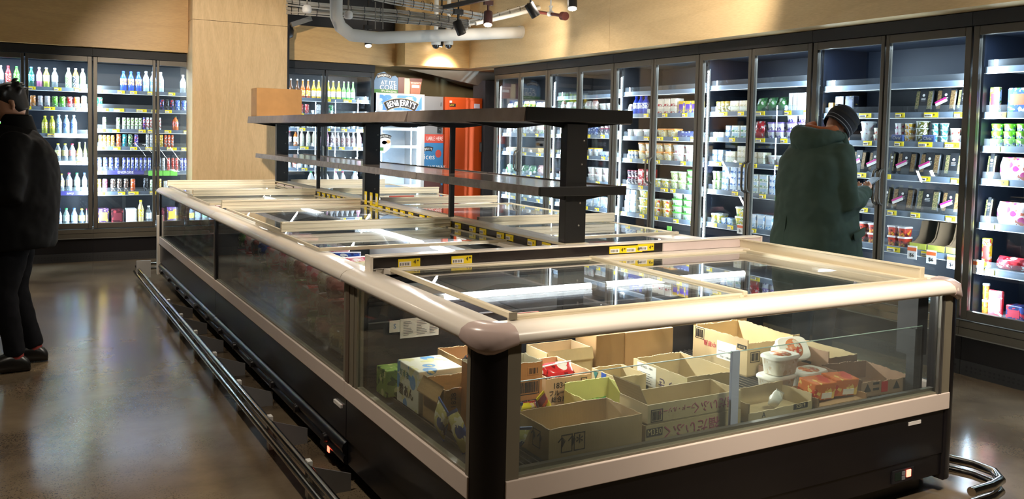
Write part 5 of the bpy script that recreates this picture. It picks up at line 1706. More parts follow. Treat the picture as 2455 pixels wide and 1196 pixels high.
for nm, x, y, z, rz in (('orange ice bar box on the left of its tray', 2.957, 2.548, ZF + 0.022, 0.06), ('orange ice bar box on the right of its tray', 3.098, 2.55, ZF + 0.022, -0.05)):
    k = ('obx', 0)
    if k not in PROTO:
        o = MB().box(-0.068, -0.045, 0, 0.068, 0.045, 0.075, printed(OB_[0], OB_[1], OB_[2], 14)).build('ice_bar_box', None, 0.004)
        MB().box(-0.02, -0.047, 0.008, 0.045, -0.045, 0.032, M_TAGW).build('barcode_panel', o)
        PROTO[k] = o
    else:
        o = dup(PROTO[k])
    o.location, o.rotation_euler = (x, y, z), (0.12, 0.05, rz)
    tag(o, nm, 'ice cream box', 'orange ice bar boxes')
packet('crumpled white wrapper in the pale low tray', 2.68, 2.53, ZF + 0.022, 0.05, 0.07, 0.04, (0.2, 0.5, 0), ['#e8e6de', '#c8c0b0', '#f6f4f0'], 'wrapper', 'crumpled_wrapper')
# seen through the left pane
Q_ = tag(MB().box(1.365, 3.11, ZF + 0.001, 1.56, 3.33, ZF + 0.17, printed('#e2e0cc', '#5f9ad0', '#d8d29a', 12)).build('printed_carton', None, 0.004), 'white and blue printed ice cream carton behind the left pane', 'box', GB)
text('雪あん', 0.05, M_INK, (1.363, 3.23, ZF + 0.06), (0, -1, 0), (0, 0, 1), Q_, 'printed_lettering')
text('だるま', 0.032, M_INKG, (1.363, 3.25, ZF + 0.13), (0, -1, 0), (0, 0, 1), Q_, 'printed_lettering')
R_2 = carton('torn brown carton marked 1828 behind the left pane', 1.465, 2.99, 0.18, 0.19, 0.16, 0, cardboard('#a98a5c'), torn=0.012, flaps=(('l', 0.06, -62),))
ink(R_2, '1828', 0.03, -0.05, 0.11, side='f', vertical=True)
ink(R_2, '茶', 0.06, 0.03, 0.06, M_INKG)
ink(R_2, '米', 0.05, 0.03, 0.12, M_INKG)
S_ = carton('torn carton with dark foil packs behind the printed carton', 1.71, 3.27, 0.24, 0.30, 0.18, 0, CBC, torn=0.012)
packet('dark foil pack with an orange print in the torn carton', 1.71, 3.26, ZF + 0.08, 0.17, 0.1, 0.14, (0.2, 0, 0.2), ['#2a2c34', '#e0702a', '#8a8c94'])
tag(MB().box(1.33, 3.365, ZF + 0.001, 1.47, 3.475, ZF + 0.115, printed('#7f9a4a', '#c8c88a', '#3a5a2c', 20)).build('ice_cream_carton', None, 0.004), 'small green carton at the far left behind the side pane', 'ice cream box')
SC_ = ['#d8d08a', '#3a5a9a', '#f0ecd0']
for i_, (nm, x, y, z, ro) in enumerate((('yellow sachet leaning against the torn carton by the corner post', 1.315, 2.805, ZF + 0.03, (0.15, 0.5, -1.5)),
                                        ('yellow sachet tilted towards the viewer by the corner post', 1.318, 2.58, ZF + 0.035, (0.2, -0.5, -1.55)),
                                        ('yellow sachet standing behind the corner post', 1.42, 2.52, ZF + 0.01, (0.5, 0.2, 0.3)),
                                        ('yellow sachet end poking out left of the large empty carton', 1.503, 2.68, ZF + 0.02, (0.2, 0.2, -0.1)))):
    packet(nm, x, y, z, 0.085, 0.14, 0.03, ro, SC_, 'sachet', 'ice_cream_sachet')
# ------------------------------------------------------------------ frozen bags in the long rows
KB = [('pink meat tray', ['#b8706a', '#e6c8c0', '#8a3a3a']), ('beige nugget bag', ['#b8985a', '#d8c08a', '#8a6a3a']), ('red and white bag', ['#d8cfcc', '#c83a44', '#e8a8a8']),
      ('pale dumpling bag', ['#c8c0a8', '#a89a78', '#e6e2d8']), ('green vegetable bag', ['#5f8a3a', '#d8d8c0', '#2c5a2c']), ('dark bag', ['#2c2c30', '#5a5a60', '#8a3a2c']),
      ('pink printed bag', ['#e0a8b0', '#f0e6e6', '#c8506a']), ('blue bag', ['#2c4fa8', '#d8dce8', '#1c2c6a'])]
for row, (yy0, yy1, nn) in enumerate(((3.72, 6.4, 13), (6.68, 9.2, 9))):
    for k in range(nn):
        y = yy0 + 0.09 + k * (yy1 - yy0) / nn
        for c_, x in enumerate((1.46, 1.72, 2.0)):
            for l_ in range(3 if c_ < 2 else 2):
                if row == 0 and c_ == 0:
                    j = (1, 0, 0)[l_] if k < 3 else R.choice((0, 2, 3, 4, 6)) if k < 8 else R.choice((2, 4, 5, 7))
                    if k == 0 and l_ == 0:
                        j = 5
                else:
                    j = R.randrange(8)
                nm, c = KB[j]
                wv = ('left row freezer next to the end freezer', 'far left row freezer')[row]
                packet(f"{nm}, {ORD[k]} from its near end, {('glass side', 'middle', 'strip side')[c_]}, {('bottom', 'second', 'top')[l_]} layer, {('near', 'far')[row]} left row",
                       x + R.uniform(-0.015, 0.015), y, ZF + 0.018 + l_ * 0.124, 0.2, 0.11, 0.165 if row == 0 else 0.2, (R.uniform(-0.1, 0.1), R.uniform(-0.06, 0.06), R.uniform(-0.25, 0.25)), c, 'frozen bag', 'frozen_bag', 'frozen bags in the left row freezers')
for row, (yy0, yy1, nn) in enumerate(((3.8, 6.3, 8), (6.8, 9.1, 5))):
    for k in range(nn):
        for c_, x in enumerate((2.95, 3.3)):
            nm, c = KB[R.choice((0, 2, 3, 6, 7))]
            packet(f"{nm}, {ORD[k]} from its near end, {('strip side', 'aisle side')[c_]}, {('near', 'far')[row]} right freezer", x, yy0 + 0.1 + k * (yy1 - yy0) / nn, ZF + 0.004, 0.24, 0.2, 0.25,
                   (0, 0, R.uniform(-0.5, 0.5)), c, 'frozen bag', 'frozen_bag', 'frozen bags in the right row freezers')

# ------------------------------------------------------------------ the nook at the back: ice cream freezer, cabinets
NY = 11.05
t = thing('ice_cream_freezer', 'upright glass door ice cream freezer with lit blue sign on top', 'freezer', (4.535, NY + 0.3, 0))
M_FZ = mat('freezer_white', '#cfd0d0', 0.4, 0, 0.03, 4)
x0, x1 = 4.19, 4.885
b = MB().box(x0, NY + 0.04, 0, x0 + 0.04, NY + 0.66, 2.08, M_FZ).box(x1 - 0.04, NY + 0.04, 0, x1, NY + 0.66, 2.08, M_FZ).box(x0, NY + 0.62, 0, x1, NY + 0.66, 2.08, M_FZ)
b.box(x0, NY + 0.04, 0, x1, NY + 0.66, 0.2, M_FZ).box(x0, NY + 0.02, 1.83, x1, NY + 0.66, 2.08, M_FZ)
b.build('cabinet', t, 0.004)
d = MB().box(x0, NY, 0.2, x0 + 0.035, NY + 0.035, 1.825, M_FZ).box(x1 - 0.05, NY, 0.2, x1, NY + 0.035, 1.825, M_FZ).box(x0, NY, 0.2, x1, NY + 0.035, 0.26, M_FZ).box(x0, NY, 1.76, x1, NY + 0.035, 1.825, M_FZ)
do = d.build('door', t, 0.003)
MB().box(x0 + 0.035, NY + 0.014, 0.26, x1 - 0.05, NY + 0.02, 1.76, M_GLASS).build('door_glass', do)
b = MB().box(x0 + 0.042, NY + 0.6, 0.2, x1 - 0.042, NY + 0.61, 1.82, mat('inner_white', '#d6e0ea', 0.5))
b.build('inner_wall', t)
for z in (0.55, 0.82, 1.09, 1.36, 1.60):
    MB().box(x0 + 0.045, NY + 0.12, z - 0.01, x1 - 0.045, NY + 0.6, z, MATS['inner_white']).box(x0 + 0.045, NY + 0.11, z - 0.02, x1 - 0.045, NY + 0.12, z + 0.02, MATS['inner_white']).build('shelf', t)
MB().box(x1 - 0.085, NY + 0.05, 0.3, x1 - 0.06, NY + 0.065, 1.74, M_LED).build('light_strip', t)
MB().box(x0 + 0.15, NY + 0.585, 0.3, x0 + 0.17, NY + 0.598, 1.74, M_LED).build('light_strip', t)
lamp('AREA', 'freezer_lamp', (x1 - 0.09, NY + 0.07, 1.0), (x0 + 0.2, NY + 0.5, 1.0), 9, COOL, shape='RECTANGLE', size=1.4, size_y=0.03)


def skymat(name, strength):
    mt, n, b_, N, L = nt(name)
    tc = N.new('ShaderNodeTexCoord')
    ns = N.new('ShaderNodeTexNoise')
    ns.inputs['Scale'].default_value = 9
    ns.inputs['Detail'].default_value = 4
    rp = N.new('ShaderNodeValToRGB')
    rp.color_ramp.elements[0].position = 0.50
    rp.color_ramp.elements[1].position = 0.64
    rp.color_ramp.elements[0].color = (0.05, 0.16, 0.72, 1)
    rp.color_ramp.elements[1].color = (0.65, 0.8, 1.0, 1)
    L.new(tc.outputs['Object'], ns.inputs['Vector'])
    L.new(ns.outputs['Fac'], rp.inputs[0])
    L.new(rp.outputs[0], b_.inputs['Base Color'])
    L.new(rp.outputs[0], b_.inputs['Emission Color'])
    b_.inputs['Emission Strength'].default_value = strength
    return mt


sg = MB().box(x0 + 0.045, NY + 0.012, 1.855, x1 - 0.045, NY + 0.022, 2.055, skymat('sign_sky', 0.9)).build('lit_sign', t)
M_SIGNW = emis('sign_white', (1, 1, 1), 1.6)
M_GOLD = mat('sign_gold', '#b8a870', 0.4)


def arch(parent, cx, y, cz, rad, half, th, mt, e):
    n = 24
    rs = []
    for k in range(n + 1):
        a = PI / 2 + half - 2 * half * k / n
        rs.append([(cx + (rad - th / 2) * math.cos(a), y, cz + (rad - th / 2) * math.sin(a)), (cx + (rad + th / 2) * math.cos(a), y, cz + (rad + th / 2) * math.sin(a)),
                   (cx + (rad + th / 2) * math.cos(a), y - e, cz + (rad + th / 2) * math.sin(a)), (cx + (rad - th / 2) * math.cos(a), y - e, cz + (rad - th / 2) * math.sin(a))])
    return MB().rings(rs, mt, False).build('banner', parent)


def arctext(parent, body, size, cx, y, cz, rad, half, mt, sx=1.0):
    """lettering bent along an arc, spaced by the width of each letter"""
    os_ = []
    for c in body:
        o = text(c, size, mt, wloc(parent), (1, 0, 0), (0, 0, 1), parent, 'sign_letter', sx=sx, ext=0.002)
        xs = [v.co.x for v in o.data.vertices]
        os_.append((o, max(xs) - min(xs), (max(xs) + min(xs)) / 2))
    gap = size * 0.07
    tot = sum(k[1] for k in os_) + gap * (len(os_) - 1)
    f = 2 * half * rad / tot
    acc = 0
    for o, wd, mid in os_:
        a = PI / 2 + half - (acc + wd / 2) * f / rad
        acc += wd + gap
        M = Matrix(((math.sin(a), 0, math.cos(a)), (0, 1, 0), (-math.cos(a), 0, math.sin(a))))
        off = Vector((cx + rad * math.cos(a), y, cz + rad * math.sin(a))) - wloc(parent)
        for v in o.data.vertices:
            v.co = M @ Vector(((v.co.x - mid) * min(f, 1.25), v.co.y, v.co.z)) + off


cx = (x0 + x1) / 2
arch(sg, cx, NY + 0.012, 1.50, 0.455, 0.53, 0.128, M_GOLD, 0.003)
arch(sg, cx, NY + 0.009, 1.50, 0.455, 0.515, 0.112, M_INK, 0.003)
arctext(sg, "BEN&JERRY'S", 0.115, cx, NY + 0.004, 1.50, 0.452, 0.455, M_SIGNW, 0.8)
# sticker on its door
st = MB().prism([(4.235, 1.30), (4.30, 1.27), (4.375, 1.33), (4.40, 1.40), (4.375, 1.50), (4.26, 1.555), (4.235, 1.47)], 1, NY + 0.008, NY + 0.0125, mat('sticker_pale', '#d9d6cf', 0.5)).build('pint_sticker', do)
arch(st, 4.31, NY + 0.008, 1.33, 0.175, 0.5, 0.045, M_INK, 0.002)
arctext(st, "BEN&JERRY'S", 0.03, 4.31, NY + 0.004, 1.33, 0.172, 0.45, M_TAGW)
b = MB()
for (cx_, cz_, r_, mt) in ((4.30, 1.41, 0.042, MATS['capnone'] if 'capnone' in MATS else M_TAGW), (4.30, 1.415, 0.034, mat('choc', '#5a3030', 0.5)), (4.355, 1.425, 0.032, mat('caramel', '#c89a5a', 0.5))):
    b.prism([(cx_ + r_ * math.cos(q), cz_ + r_ * 0.7 * math.sin(q)) for q in (2 * PI * k / 20 for k in range(20))], 1, NY + 0.0055, NY + 0.0078, mt)
b.box(4.24, NY + 0.0055, 1.305, 4.29, NY + 0.0078, 1.35, mat('grass_green', '#3f7a3a', 0.6))
b.build('pint_picture', st)
# standing card above
c = thing('advert_card', 'cut-out ice cream advert card standing on the ice cream freezer', 'sign', (4.53, NY + 0.2, 2.08))
yb = NY + 0.20
M_GRASS = MATS['grass_green']
b = MB().prism([(4.22, 2.082), (4.57, 2.082), (4.57, 2.29), (4.52, 2.33), (4.46, 2.31), (4.36, 2.375), (4.26, 2.34), (4.22, 2.25)], 1, yb, yb + 0.012, mat('card_blue', '#5f7fa0', 0.6)).build('card', c)
MB().box(4.22, yb - 0.002, 2.082, 4.56, yb, 2.135, M_GRASS).build('grass_print', b)
arch(b, 4.36, yb - 0.001, 2.13, 0.20, 0.55, 0.05, M_INK, 0.002)
arctext(b, "BEN&JERRY'S", 0.04, 4.36, yb - 0.004, 2.13, 0.196, 0.5, M_TAGW)
text('AT ITS', 0.075, M_TAGW, (4.42, yb - 0.001, 2.225), (1, 0, 0), (0, 0, 1), b)
text('CORE', 0.095, M_TAGW, (4.42, yb - 0.001, 2.16), (1, 0, 0), (0, 0, 1), b)
text("IT'S AMAZING", 0.036, M_TAGW, (4.43, yb - 0.003, 2.108), (1, 0, 0), (0, 0, 1), b)
b2 = MB().box(4.565, yb - 0.006, 2.082, 4.68, yb + 0.006, 2.31, mat('choc_bar', '#5a2a20', 0.5)).box(4.655, yb - 0.008, 2.09, 4.735, yb + 0.004, 2.30, mat('cream_slab', '#cdbf98', 0.5)).build('ice_cream_bar_print', c)
b3 = MB().prism([(4.745, 2.082), (4.885, 2.082), (4.91, 2.26), (4.735, 2.26)], 1, yb - 0.01, yb + 0.002, mat('pint_orange', '#9a6048', 0.5)).prism([(4.733, 2.26), (4.912, 2.26), (4.915, 2.305), (4.73, 2.305)], 1, yb - 0.012, yb + 0.002, MATS['choc_bar'])
b3.box(4.765, yb - 0.012, 2.175, 4.875, yb - 0.01, 2.215, M_TAGW)
b3 = b3.build('pint_print', c)
text("BEN&JERRY'S", 0.026, M_TAGW, (4.822, yb - 0.0125, 2.24), (1, 0, 0), (0, 0, 1), b3)
# grey cabinet with advert
t = thing('metal_cabinet', 'grey metal cabinet between the ice cream freezer and orange cabinet', 'cabinet', (5.06, NY + 0.4, 0))
MB().box(4.90, NY + 0.10, 0, 5.205, NY + 0.66, 2.065, M_GREYC).build('carcass', t, 0.004)
MB().box(5.12, NY + 0.085, 1.56, 5.18, NY + 0.10, 1.68, M_BLACKM).box(5.145, NY + 0.08, 1.60, 5.155, NY + 0.085, 1.61, M_CHROME).build('lock_plate', t)
MB().box(5.165, NY + 0.09, 1.93, 5.17, NY + 0.10, 1.985, M_BLACKM).build('keyhole', t)
p = thing('advert_board', 'blue and red ice cream advert board standing before the grey cabinet', 'sign', (5.03, NY + 0.07, 0))
yp = NY + 0.055
pb = MB().box(4.892, yp, 0.0, 5.195, yp + 0.02, 1.54, mat('advert_blue', '#2f7ab0', 0.5)).build('board', p)
MB().box(4.892, yp - 0.002, 1.42, 5.195, yp, 1.54, mat('advert_red', '#c0402c', 0.5)).build('red_band', pb)
text('LABLE HERE', 0.075, M_TAGW, (5.185, yp - 0.003, 1.478), (1, 0, 0), (0, 0, 1), pb, align='RIGHT', sx=0.62)
arch(pb, 4.965, yp - 0.001, 1.15, 0.19, 0.36, 0.06, M_INK, 0.002)
arctext(pb, "JERRY'S", 0.045, 4.965, yp - 0.004, 1.15, 0.186, 0.30, M_TAGW)
text('ices', 0.11, M_TAGW, (4.985, yp - 0.001, 1.225), (1, 0, 0), (0, 0, 1), pb)
text('ANY WAY', 0.06, M_TAGW, (5.09, yp - 0.001, 1.085), (1, 0, 0), (0, 0, 1), pb)
text('U SLICE IT', 0.055, M_TAGW, (5.05, yp - 0.001, 1.03), (1, 0, 0), (0, 0, 1), pb, sx=0.9)
MB().prism([(5.12 + 0.045 * math.cos(q), 1.27 + 0.055 * math.sin(q)) for q in (2 * PI * k / 24 for k in range(24))], 1, yp - 0.002, yp, MATS['advert_red']).build('red_roundel', pb)
MB().prism([(5.03 + 0.135 * math.cos(q), 0.83 + 0.13 * math.sin(q)) for q in (PI * k / 24 for k in range(25))], 1, yp - 0.002, yp, MATS['choc_bar']).box(4.892, yp - 0.002, 0.4, 5.195, yp, 0.83, MATS['choc_bar']).build('chocolate_print', pb)
# orange cabinet
t = thing('metal_cabinet', 'tall orange steel cabinet in the back corner', 'cabinet', (5.51, NY + 0.4, 0))
MB().box(5.215, NY + 0.06, 0, 5.80, NY + 0.66, 2.065, M_ORANGE).build('carcass', t, 0.004)
dr = MB().box(5.27, NY + 0.045, 0.06, 5.785, NY + 0.06, 2.03, M_ORANGE).build('door', t, 0.004)
for x in (5.305, 5.775):
    MB().box(x - 0.02, NY + 0.035, 1.30, x + 0.02, NY + 0.045, 1.44, M_ALU).box(x - 0.01, NY + 0.03, 1.32, x + 0.01, NY + 0.036, 1.42, M_GREYC).build('handle', dr)
MB().box(5.275, NY + 0.042, 1.93, 5.37, NY + 0.045, 1.975, M_INK).build('black_sticker', dr)
text('LAW', 0.03, M_YEL, (5.312, NY + 0.041, 1.953), (1, 0, 0), (0, 0, 1), dr)
MB().box(5.275, NY + 0.042, 1.985, 5.31, NY + 0.045, 2.015, M_TAGW).build('white_sticker', dr)
MB().box(5.66, NY + 0.042, 1.92, 5.75, NY + 0.045, 1.985, mat('sticker_lilac', '#c9c6d8', 0.5)).build('notice_sticker', dr)
MB().box(5.42, NY + 0.042, 1.80, 5.58, NY + 0.045, 1.875, M_TAGW).build('paper_note', dr)
struct(MB().box(5.82, NY + 0.02, 0, 6.02, NY + 0.4, 2.32, mat('column_grey', '#56565c', 0.6)).build('trim_7'))

# ------------------------------------------------------------------ under the ceiling


def pth(y, *uv):
    n = len(uv) - 1
    ya, yb = y if isinstance(y, tuple) else (y, y)
    return [at(u, v, 'y', ya + (yb - ya) * k / n) for k, (u, v) in enumerate(uv)]


t = tag(MB().tube(pth(9.2, (806, -5), (806, 40), (816, 64), (842, 84), (905, 91), (1030, 86), (1262, 77)), [0.068, 0.068, 0.07, 0.07, 0.067, 0.068, 0.07], M_OFFW, 20).build('air_duct'),
        'white lagged duct pipe with an elbow under the ceiling', 'duct')
MB().tube([p + Vector(q) for p, q in zip(pth(9.2, (1245, 77), (1252, 77)), ((0, 0, 0), (0, 0, 0)))], 0.076, M_OFFW, 20).build('end_collar', t)
MB().cyl(at(900, 70, 'y', 9.2), at(900, 5, 'y', 9.2), 0.006, M_ALU).cyl(at(918, 70, 'y', 9.2), at(918, 5, 'y', 9.2), 0.006, M_ALU).build('hanger_rod', t)
CBN = 'cable bundles tied under the ceiling'
M_CAB = mat('cable_white', '#bdb8ae', 0.6, 0, 0.08, 6)
for k, (lab, yy, uv, nn) in enumerate((('lowest grey cable bundle sagging from left to the track light', (10.5, 8.6), ((688, 24), (735, 26), (850, 34), (960, 45), (1040, 50), (1120, 64)), 5),
                                       ('middle grey cable bundle tied with black straps', (10.3, 8.3), ((688, 4), (740, 10), (850, 21), (960, 30), (1060, 44), (1125, 55)), 5),
                                       ('topmost cable bundle running down from the ceiling to the track light', 8.5, ((880, -12), (950, 0), (1020, 12), (1090, 26), (1160, 38)), 4),
                                       ('cable bundle rising right of the track light', 8.95, ((1100, 58), (1180, 42), (1250, 20), (1330, -6)), 4))):
    P = pth(yy, *uv)
    rr = random.Random(k)
    mb = MB()
    for c in range(nn):
        dz, dy = (c - nn / 2) * 0.017, rr.uniform(-0.03, 0.03)
        mb.tube([p + Vector((0, dy, dz + rr.uniform(-0.008, 0.008))) for p in P], 0.0085 + 0.003 * (c % 2), M_CAB, 7)
    o = tag(mb.build('cable_bundle'), lab, 'cables', CBN)
    sm = MB().rings([[(x_, 0.041 * math.cos(q), 0.048 * math.sin(q)) for q in (2 * PI * k / 16 for k in range(16))] for x_ in (-0.004, 0.004)], M_BLACKM, True, False, False).build('cable_strap')
    for i in range(len(P) - 1):
        for f in (0.2, 0.55, 0.9):
            s_ = dup(sm, o)
            s_.location = P[i].lerp(P[i + 1], f) + Vector((0, 0, -0.008))
    bpy.data.objects.remove(sm)
for lab, yy, uv, r_ in (('white conduit pipe rising towards the top right', 8.8, ((1140, 56), (1230, 36), (1330, 10), (1400, -8)), 0.024), ('second white conduit pipe beside the spotlights', 9.05, ((1190, 46), (1290, 22), (1380, -4)), 0.018)):
    tag(MB().tube(pth(yy, *uv), r_, M_OFFW, 12).build('conduit_pipe'), lab, 'pipe', 'conduit pipes')
q0, q1 = at(1290, 29, 'x', 5.1), at(1352, 38, 'x', 5.28)
q0 = at(1285, 28, 'y', q1.y + 0.1)
t = tag(MB().cyl(at(1286, 28, 'x', 5.05), at(1350, 38, 'x', 5.05), 0.018, mat('pipe_maroon', '#6a3026', 0.5), None, 12).cyl(at(1348, 38, 'x', 5.05), at(1356, 39, 'x', 5.05), 0.045, MATS['pipe_maroon'], None, 16).build('sprinkler_pipe'), 'maroon sprinkler pipe stub with a white valve', 'pipe')
v_ = at(1320, 33, 'x', 5.05)
MB().cyl(v_ - Vector((0, 0.03, 0)), v_ + Vector((0, 0.03, 0)), 0.028, M_WHITE).cyl(v_, v_ + Vector((0, 0, 0.075)), 0.014, M_WHITE).cyl(v_, (v_.x, v_.y, ZC), 0.009, M_WHITE).cyl(v_ + Vector((0, 0, 0.07)), v_ + Vector((0, 0, 0.085)), 0.024, M_WHITE).build('valve', t)
for lab, u, v in (('round white detector near the plywood wall', 736, 22), ('white detector above the duct elbow', 835, 36)):
    p = at(u, v, 'y', 8.5)
    t = tag(MB().lathe([(0.0, -0.04), (0.03, -0.038), (0.045, -0.02), (0.045, 0.02), (0.03, 0.04)], M_WHITE, 16, p).build('smoke_detector'), lab, 'detector')
    MB().cyl(p + Vector((0, 0, 0.038)), (p.x, p.y, ZC), 0.008, M_ALU).build('drop_rod', t)
p = at(724, 52, 'y', 10.55)
t = tag(MB().box(p.x - 0.14, p.y - 0.03, p.z - 0.03, p.x + 0.12, p.y + 0.03, p.z + 0.03, M_ALU, Matrix.Rotation(math.radians(-22), 3, 'Y')).build('steel_bracket'), 'sloping steel channel bracket by the plywood wall', 'bracket')
MB().cyl(p + Vector((0.1, 0, 0.03)), (p.x + 0.1, p.y, ZC), 0.008, M_ALU).build('hanger_rod', t)
p = at(681, 76, 'y', 10.8)
tag(MB().lathe([(0.05, -0.09), (0.11, -0.06), (0.12, 0.02), (0.09, 0.08), (0.03, 0.1)], M_BLACKM, 18, (p.x, p.y, p.z)).cyl(p + Vector((0, 0, 0.09)), (p.x, p.y, ZC), 0.012, M_BLACKM).build('loudspeaker'), 'round black loudspeaker half hidden by the plywood wall', 'loudspeaker')
# security cameras
for lab, u in (('left white dome camera above the bright wall patch', 1045), ('right white dome camera with a dark lens', 1075)):
    p = at(u, 108, 'y', 10.25)
    t = thing('dome_camera', lab, 'security camera', p, 'dome cameras')
    MB().cyl(p + Vector((0, 0, 0.07)), (p.x, p.y, ZC), 0.028, M_CREAM, None, 14).build('stem', t)
    MB().lathe([(0.05, 0.075), (0.062, 0.05), (0.062, 0.01), (0.05, 0.0)], M_CREAM, 20, p).build('housing', t)
    MB().lathe([(0.049, 0.0), (0.044, -0.025), (0.025, -0.045), (0.0, -0.05)], mat('smoked_dome', '#2a2522', 0.08, 0, 0, coat=0.5), 18, p).build('dome', t)


# track lights
def spotlight(lab, u, v, yy, aim, on, col=None, L=0.15, r=0.048):
    p = at(u, v, 'y', yy)
    t = thing('spotlight', lab, 'spotlight', p, 'spotlights under the ceiling')
    d = (Vector(aim) - p).normalized()
    mt = col or M_BLACKM
    MB().tube([p - d * L * 0.5, p - d * L * 0.46, p + d * L * 0.5], [r * 0.8, r, r], mt, 18).build('lamp_head', t)
    k = p + d * (L * 0.5 + 0.001)
    MB().tube([k, k + d * 0.003], r * 0.86, M_HOT if on else mat('lens_dark', '#3a3632', 0.15), 18).build('lens', t)
    MB().cyl(p - d * L * 0.2, (p - d * L * 0.2) + Vector((0, 0, 0.12)), 0.012, mt).box(p.x - d.x * L * 0.2 - 0.05, p.y - d.y * L * 0.2 - 0.02, p.z - d.z * L * 0.2 + 0.11, p.x - d.x * L * 0.2 + 0.05, p.y - d.y * L * 0.2 + 0.02, min(ZC, p.z - d.z * L * 0.2 + 0.16), mt).cyl((p.x - d.x * L * 0.2, p.y - d.y * L * 0.2, p.z - d.z * L * 0.2 + 0.1), (p.x - d.x * L * 0.2, p.y - d.y * L * 0.2, ZC), 0.009, mt).build('bracket', t)
    if on:
        lamp('SPOT', 'spot_beam', k + d * 0.03, k + d, on, WARM, spot_size=math.radians(62), spot_blend=0.7, shadow_soft_size=0.03)
    return t


spotlight('black spotlight tilted right, in front of the white duct', 1101, 66, 8.3, (4.75, 7.9, 0.8), 0)
spotlight('lit maroon spotlight on the black track', 1170, 44, 8.2, (4.0, 7.6, 0.9), 60, mat('spot_maroon', '#4a2a28', 0.4))
spotlight('black spotlight right of the lit maroon one', 1276, 24, 7.6, (5.6, 7.2, 1.0), 0)
spotlight('lit spotlight at the top edge above the right cooler', 1372, 4, 7.2, (4.4, 6.6, 1.0), 60)
spotlight('lit spotlight under the duct before the milk cooler', 882, 98, 9.9, (3.5, 9.0, 0.5), 50, None, 0.13, 0.042)
spotlight('spotlight behind the dome cameras lighting the plywood', 1057, 100, 10.40, (4.76, 10.58, 2.3), 26, None, 0.11, 0.04)
a, b_ = at(1065, 22, 'z', 2.86), at(1240, -14, 'z', 2.86)
dv = (b_ - a).normalized()
sd_ = Vector((-dv.y, dv.x, 0)) * 0.02
t = tag(MB().rings([[a - sd_, a + sd_, a + sd_ + Vector((0, 0, 0.04)), a - sd_ + Vector((0, 0, 0.04))], [b_ - sd_, b_ + sd_, b_ + sd_ + Vector((0, 0, 0.04)), b_ - sd_ + Vector((0, 0, 0.04))]], M_BLACKM, False).build('light_track'), 'black lighting track carrying the maroon spotlight', 'light track')
MB().cyl(a + dv * 0.3 + Vector((0, 0, 0.04)), a + dv * 0.3 + Vector((0, 0, ZC - 2.86)), 0.008, M_ALU).build('hanger_rod', t)

# ------------------------------------------------------------------ people
M_SKIN = mat('skin', '#b98a70', 0.5, 0, 0.06, 14)


def ell(cx, cy, cz, ax, ay, n=28, tw=0.0, p=1.0, dx=0.0):
    """horizontal ring; p < 1 squares the outline"""
    out = []
    for k in range(n):
        q = 2 * PI * k / n
        c_, s_ = math.cos(q), math.sin(q)
        out.append((cx + ax * math.copysign(abs(c_) ** p, c_), cy + ay * math.copysign(abs(s_) ** p, s_), cz + dx * c_))
    return out


def remesh(o, vox, smooth=6, disp=0.0, scale=0.08):
    q = o.modifiers.new('remesh', 'REMESH')
    q.mode = 'VOXEL'
    q.voxel_size = vox
    q.use_smooth_shade = True
    q = o.modifiers.new('smooth', 'SMOOTH')
    q.factor = 0.5
    q.iterations = smooth
    if disp:
        tx = bpy.data.textures.new('folds', 'CLOUDS')
        tx.noise_scale = scale
        tx.noise_depth = 2
        q = o.modifiers.new('folds', 'DISPLACE')
        q.texture = tx
        q.strength = disp
        q.mid_level = 0.5
        q = o.modifiers.new('smooth2', 'SMOOTH')
        q.iterations = 2
    return o


def head_into(mb, c, tilt, mt, yaw=0.0):
    """head with face, centre c, facing +X, tilted down"""
    M = Matrix.Translation(c) @ Matrix.Rotation(yaw, 4, 'Z') @ Matrix.Rotation(tilt, 4, 'Y')
    k0 = len(mb.v)
    prof = [(-0.118, 0.02, 0.028, 0.03), (-0.105, 0.022, 0.052, 0.045), (-0.075, 0.012, 0.072, 0.06), (-0.035, 0.004, 0.088, 0.07), (0.005, 0.0, 0.096, 0.075), (0.045, -0.004, 0.098, 0.078), (0.08, -0.008, 0.088, 0.07),
            (0.105, -0.01, 0.062, 0.05), (0.118, -0.01, 0.025, 0.02)]
    mb.rings([ell(cx, 0, z, ax, ay, 22) for z, cx, ax, ay in prof], mt)
    mb.tube([(0.085, 0, 0.022), (0.102, 0, -0.004), (0.116, 0, -0.022), (0.098, 0, -0.034)], [0.009, 0.012, 0.015, 0.012], mt, 10)
    mb.tube([(0.082, -0.02, -0.058), (0.094, 0, -0.056), (0.082, 0.02, -0.058)], [0.006, 0.009, 0.006], mt, 8)
    mb.tube([(0.078, -0.015, -0.070), (0.088, 0, -0.070), (0.078, 0.015, -0.070)], [0.006, 0.009, 0.006], mt, 8)
    mb.tube([(0.078, -0.05, 0.030), (0.094, -0.02, 0.036), (0.096, 0, 0.03), (0.094, 0.02, 0.036), (0.078, 0.05, 0.030)], 0.009, mt, 8)
    mb.tube([(0.074, 0, -0.098), (0.082, 0, -0.1)], 0.02, mt, 10)
    for s_ in (-1, 1):
        mb.tube([(-0.005, s_ * 0.074, 0.028), (-0.018, s_ * 0.086, 0.012), (-0.014, s_ * 0.084, -0.014), (0.0, s_ * 0.076, -0.03)], [0.011, 0.014, 0.012, 0.008], mt, 8)
    for i in range(k0, len(mb.v)):
        mb.v[i] = tuple(M @ Vector(mb.v[i]))
    return M


